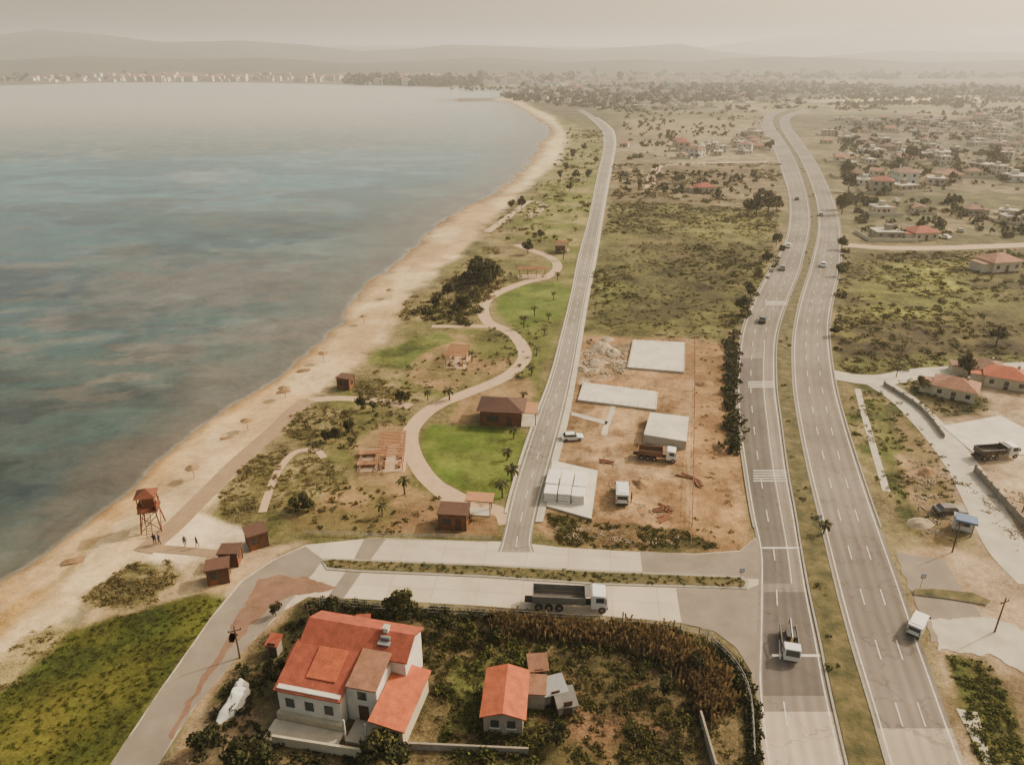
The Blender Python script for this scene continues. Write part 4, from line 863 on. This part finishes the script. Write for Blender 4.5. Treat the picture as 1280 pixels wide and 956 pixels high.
def fence(name,px,hh=1.8,step=2.5,k='steel',solid=None):
    P=smooth(GP(px),4);mb=MB()
    for i_ in range(len(P)-1):
        a,b_=P[i_],P[i_+1];Ln=np.linalg.norm(b_-a);m=(a+b_)/2;an=math.atan2(b_[1]-a[1],b_[0]-a[0])
        if not solid:
            for zz in(.3,hh*.6,hh-.1): mb.box(m[0],m[1],zz,Ln,.04,.05,k,an)
        n=max(1,int(Ln/step))
        for j in range(n): p=a+(b_-a)*j/n;mb.box(p[0],p[1],0,.08 if not solid else .3,.08 if not solid else .3,hh,k)
        if solid: mb.box(m[0],m[1],0,Ln,.15,hh*.85,solid,an)
    mb.obj(name)
fence('site_fence',[(868,424),(868,480),(867,540),(866,600),(864,680)],1.6,2.5,'wood')
fence('garden_fence',[(400,757),(520,766),(640,773),(850,789),(895,812),(925,846),(938,885),(942,950)],1.3)
fence('park_fence',[(380,668),(480,672),(560,673),(615,676)],.8,2,'kerb')
fence('yard_wall',[(1218,590),(1245,620),(1290,670)],1.4,3,'wallg','wallg')
fence('yard_wall',[(1105,482),(1150,512),(1180,548)],1.,3,'wallg','wallg')
sheet('yard_slab',[(1178,533),(1250,520),(1300,545),(1300,570),(1215,565)],.12,'slab',.12)
# ------------------------------------------------------------------ vehicles
def wheels(mb,xs,w_,r=.33):
    for x in xs:
        for s_ in(-1,1): mb.cyl((x,s_*(w_/2-.22),r),(x,s_*w_/2,r),r,r,'tyre',14);mb.cyl((x,s_*w_/2,r),(x,s_*(w_/2+.02),r),r*.5,r*.5,'steel',8)
def prof(mb,pts,w_,k):
    n=len(pts);vs=[(p[0],-w_/2,p[1]) for p in pts]+[(p[0],w_/2,p[1]) for p in pts]
    mb.add(vs,[tuple(range(n)),tuple(range(2*n-1,n-1,-1))]+[(i_,n+i_,n+(i_+1)%n,(i_+1)%n) for i_ in range(n)],k)
def car_mesh(k,van=False):
    mb=MB()
    if van:
        prof(mb,[(-2.5,.35),(2.5,.35),(2.55,.95),(2.0,1.15),(1.35,2.0),(-2.4,2.05),(-2.5,1.1)],1.85,k)
        mb.box(-.4,0,1.25,3.2,1.89,.5,'glass');mb.add([(2.02,-.8,1.19),(2.02,.8,1.19),(1.42,.75,1.98),(1.42,-.75,1.98)],[(0,1,2,3)],'glass');mb.box(-2.5,0,1.25,.06,1.5,.55,'glass');wheels(mb,(-1.6,1.6),1.9,.36)
        mb.box(-.6,0,2.06,2.6,1.5,.06,k);mb.box(2.56,0,.4,.1,1.7,.22,'tyre');mb.box(-2.53,0,.4,.1,1.7,.22,'tyre')
        for s_ in(-1,1): mb.box(1.7,s_*1.02,1.3,.12,.2,.25,'tyre');mb.box(-2.53,s_*.8,.9,.05,.16,.3,'carred');mb.box(2.56,s_*.7,.7,.05,.3,.16,'steel')
    else:
        prof(mb,[(-2.1,.3),(2.1,.3),(2.15,.7),(1.1,.88),(-1.9,.92),(-2.15,.8)],1.76,k)
        mb.box(-.4,0,.88,2.7,1.6,.48,'glass',0,.68,.86);mb.box(-.45,0,1.362,1.75,1.34,.05,k,0,.95,.95)
        for s_ in(-1,1): mb.box(.75,s_*.95,.9,.15,.2,.12,k);mb.box(2.12,s_*.6,.5,.08,.3,.14,'carwhite');mb.box(-2.13,s_*.65,.6,.06,.25,.14,'carred')
        wheels(mb,(-1.3,1.3),1.78)
    return mb.mesh('car_mesh')
CM={'w':car_mesh('carwhite'),'g':car_mesh('cargrey'),'d':car_mesh('cardark'),'r':car_mesh('carred'),'v':car_mesh('carwhite',True)}
def car(u,v,k,rz,name='car',z=.07,s=1.): inst(CM[k],name,(*G(u,v),z),rz,s)
for u,v,k in[(953,402,'d'),(978,337,'g'),(985,309,'w'),(1029,333,'w'),(996,250,'d'),(1026,270,'g')]:
    car(u,v,k,heading((u,v+10),(u+(6 if v>300 else 1),v-10)))
car(1146,786,'v',heading((1138,800),(1156,766)),'white_van',.07,.8);car(715,549,'w',.1,'car',0,.9)
car(777,622,'v',1.45,'white_van',0,1.)
car(1186,642,'d',.0,'car',.03)
for u,v,k in[(850,236,'w'),(870,232,'w'),(1120,252,'w'),(1180,298,'w'),(1200,290,'g'),(905,190,'w')]: car(u,v,k,random.uniform(0,3),'parked_car',0)
def dump_truck(u,v,rz,bedk='truckbed',Lb=6.6,z=.05,cabk='carwhite',scale=1.):
    e=empty('dump_truck',(*G(u,v),z),rz);e.scale=(scale,)*3
    mb=MB();mb.box(-.6,0,.65,Lb+2.6,.9,.3,'tyre');wheels(mb,(-Lb/2-.1,-Lb/2+1.2,-Lb/2+2.5,Lb/2+1.2),2.4,.5);mb.obj('chassis_and_wheels',parent=e)
    mb=MB();x0=-Lb/2-.9;x1=x0+Lb;hb=1.0;zb=1.15;c=(x0+x1)/2
    mb.box(c,0,zb,Lb,2.4,.12,'truckbedin')
    for s_ in(-1,1): mb.box(c,s_*1.22,zb+.13,Lb,.1,hb,bedk)
    for i_ in range(7):
        for s_ in(-1,1): mb.box(x0+.2+(Lb-.4)*i_/6,s_*1.31,zb+.1,.12,.08,hb,bedk)
    mb.box(x0+.04,0,zb+.13,.1,2.34,hb,bedk);mb.box(x1-.04,0,zb+.13,.1,2.34,hb+.35,bedk);mb.box(x1+.3,0,zb+hb+.3,.7,2.3,.08,bedk)
    mb.obj('dump_bed',parent=e,bevel=.02)
    mb=MB();cx=x1+1.65
    prof(mb,[(cx-.95,.6),(cx+1.0,.6),(cx+1.05,1.5),(cx+.85,2.6),(cx-.75,2.7),(cx-.95,2.55)],2.35,cabk);mb.obj('cab',parent=e,bevel=.06)
    mb=MB();mb.add([(cx+1.07,-1.,1.62),(cx+1.07,1.,1.62),(cx+.92,.95,2.4),(cx+.92,-.95,2.4)],[(0,1,2,3)],'glass')
    for s_ in(-1,1): mb.box(cx+.15,s_*1.18,1.65,1.,.06,.7,'glass');mb.box(cx+.9,s_*1.38,1.7,.1,.25,.6,'tyre')
    mb.box(cx+1.1,0,.55,.15,2.3,.4,'truckbed');mb.obj('windows_and_bumper',parent=e)
dump_truck(707,757,math.radians(-4),scale=.95)
dump_truck(818,573,math.radians(-14),'orange',5.,0.,'carwhite',.8)
dump_truck(1240,572,math.radians(8),'cardark',5.2,0.12,'carwhite',.85)
e=empty('flatbed_truck',(*G(986,812),.08),heading((980,780),(988,835)));e.scale=(.85,.85,.85)
mb=MB();mb.box(-.5,0,.6,6,.8,.25,'tyre');wheels(mb,(-2.2,1.6),2.1,.42);mb.box(-1.5,0,.9,3.8,2.1,.12,'truckbedin')
for s_ in(-1,1): mb.box(-1.5,s_*1.03,1.02,3.8,.06,.4,'cargrey')
mb.obj('chassis_and_bed',parent=e);mb=MB();prof(mb,[(.95,.5),(2.6,.5),(2.65,1.2),(2.35,2.1),(1.1,2.15),(.95,2.0)],2.0,'carwhite');mb.obj('cab',parent=e,bevel=.05)
mb=MB();mb.add([(2.67,-.85,1.25),(2.67,.85,1.25),(2.42,.8,2.0),(2.42,-.8,2.0)],[(0,1,2,3)],'glass');mb.box(1.75,0,1.3,.9,2.04,.55,'glass');mb.obj('windows',parent=e)
mb=MB();mb.cyl((.6,0,.9),(.6,0,2.5),.16,.14,'yellow');mb.cyl((.6,0,2.5),(-2.6,0,3.0),.13,.08,'cardark');mb.cyl((-2.6,0,3.),(-3.2,.1,1.4),.07,.05,'cardark');mb.box(-1.4,.2,1.02,1.6,1.2,.6,'cardark');mb.obj('loader_crane',parent=e)
x,y=G(1203,668);mb=MB();mb.box(0,0,2.4,2.6,2.,.3,'blue');mb.box(-1.,0,0,.15,.15,2.4,'steel');mb.box(1.,0,0,.15,.15,2.4,'steel');mb.box(0,1.5,0,2.6,1.,2.,'wall');mb.box(0,.98,.8,1.4,.06,.9,'glass');mb.box(0,1.5,2.,2.8,1.2,.12,'concrete');mb.obj('roadside_kiosk',(x,y,0),-.5)
def pole(u,v,hh=8,arm=True,name='utility_pole'):
    mb=MB();mb.cyl((0,0,-.1),(0,0,hh),.11,.07,'trunk',7)
    if arm: mb.box(0,0,hh-.7,1.4,.09,.09,'trunk');[mb.cyl((a,0,hh-.6),(a,0,hh-.4),.05,.03,'glass',5) for a in(-.6,0,.6)]
    mb.obj(name,(*G(u,v),0),.4)
pole(300,822,4.5);pole(390,800,5);pole(1243,790,5);pole(1190,690,5);pole(1120,472,7);pole(1278,640,6)
def sign(u,v,k='blue',hh=2.2):
    mb=MB();mb.cyl((0,0,0),(0,0,hh),.04,.04,'steel',6);mb.box(0,-.06,hh-.6,.6,.04,.6,k);mb.box(0,-.082,hh-.52,.42,.01,.42,'white');mb.obj('traffic_sign',(*G(u,v),0),0)
for u,v in[(1150,735),(1022,660),(925,728)]: sign(u,v)
# ------------------------------------------------------------------ people
def person_mesh(seed):
    r=random.Random(seed);st=r.uniform(.05,.16)
    V_=[(0,0,.95),(0,0,1.2),(0,0,1.42),(0,.01,1.52),(0,.02,1.62),(0,.02,1.74)];R=[(.15,.11),(.15,.11),(.17,.11),(.06,.06),(.095,.1),(.07,.08)]
    E=[(0,1),(1,2),(2,3),(3,4),(4,5)]
    for s_,f in((1,st),(-1,-st)):
        b0=len(V_);V_+=[(s_*.1,0,.88),(s_*.11,f*.6+.02,.48),(s_*.11,f,.09),(s_*.12,f+.17,.05)];R+=[(.1,.1),(.065,.065),(.045,.045),(.04,.035)];E+=[(0,b0),(b0,b0+1),(b0+1,b0+2),(b0+2,b0+3)]
        a0=len(V_);V_+=[(s_*.2,0,1.4),(s_*.25,-f*.5,1.12),(s_*.27,-f+.04,.87),(s_*.27,-f+.06,.79)];R+=[(.06,.06),(.045,.045),(.032,.032),(.035,.022)];E+=[(2,a0),(a0,a0+1),(a0+1,a0+2),(a0+2,a0+3)]
        for k_ in range(5):
            n0=len(V_);dy=(k_-2)*.018;ln=(.05,.075,.08,.075,.06)[k_]
            if k_==0: V_+=[(s_*.26,-f+.1,.81),(s_*.25,-f+.12,.775)]
            else: V_+=[(s_*.27,-f+.06+dy,.79-ln*.6),(s_*.262,-f+.065+dy,.79-ln*1.1)]
            R+=[(.009,.009),(.008,.008)];E+=[(a0+3,n0),(n0,n0+1)]
    me=bpy.data.meshes.new('pm');me.from_pydata(V_,E,[]);o=bpy.data.objects.new('tmp',me);sc.collection.objects.link(o)
    o.modifiers.new('s','SKIN')
    for i_,sv in enumerate(me.skin_vertices[0].data): sv.radius=R[i_];sv.use_root=(i_==0)
    ss_=o.modifiers.new('u','SUBSURF');ss_.levels=1;ss_.render_levels=1
    dg=bpy.context.evaluated_depsgraph_get();m2=bpy.data.meshes.new_from_object(o.evaluated_get(dg));bpy.data.objects.remove(o)
    for k in('cloth1','cloth2','skin','hair'): m2.materials.append(M[k])
    for p in m2.polygons:
        c=p.center
        p.material_index=2 if (c.z>1.5 or (abs(c.x)>.2 and c.z<.88)) else (1 if c.z<.93 else 0)
        if c.z>1.68 or (c.z>1.56 and c.y<0): p.material_index=3
        p.use_smooth=True
    return m2
PMh=[person_mesh(s) for s in(1,2)]
for i_,(u,v) in enumerate([(194,680),(200,680),(232,683),(247,684),(789,627)]): inst(PMh[i_%2],'person',(*G(u,v),.05),i_*1.9)
# ------------------------------------------------------------------ haze
bpy.ops.mesh.primitive_cube_add(size=1,location=(0,5000,145)); b=bpy.context.object; b.name='haze_air'; b.scale=(24000,12000,300)
m=bpy.data.materials.new('haze'); m.use_nodes=True; n=m.node_tree; n.nodes.remove(n.nodes['Principled BSDF'])
vs=n.nodes.new('ShaderNodeVolumeScatter'); vs.inputs['Density'].default_value=0.00018; vs.inputs['Anisotropy'].default_value=0.3; vs.inputs['Color'].default_value=(1,.98,.9,1)
n.links.new(vs.outputs[0],n.nodes['Material Output'].inputs['Volume']); b.data.materials.append(m)
print('objects',len(bpy.data.objects),'polys',sum(len(o.data.polygons) for o in bpy.data.objects if o.type=='MESH'))
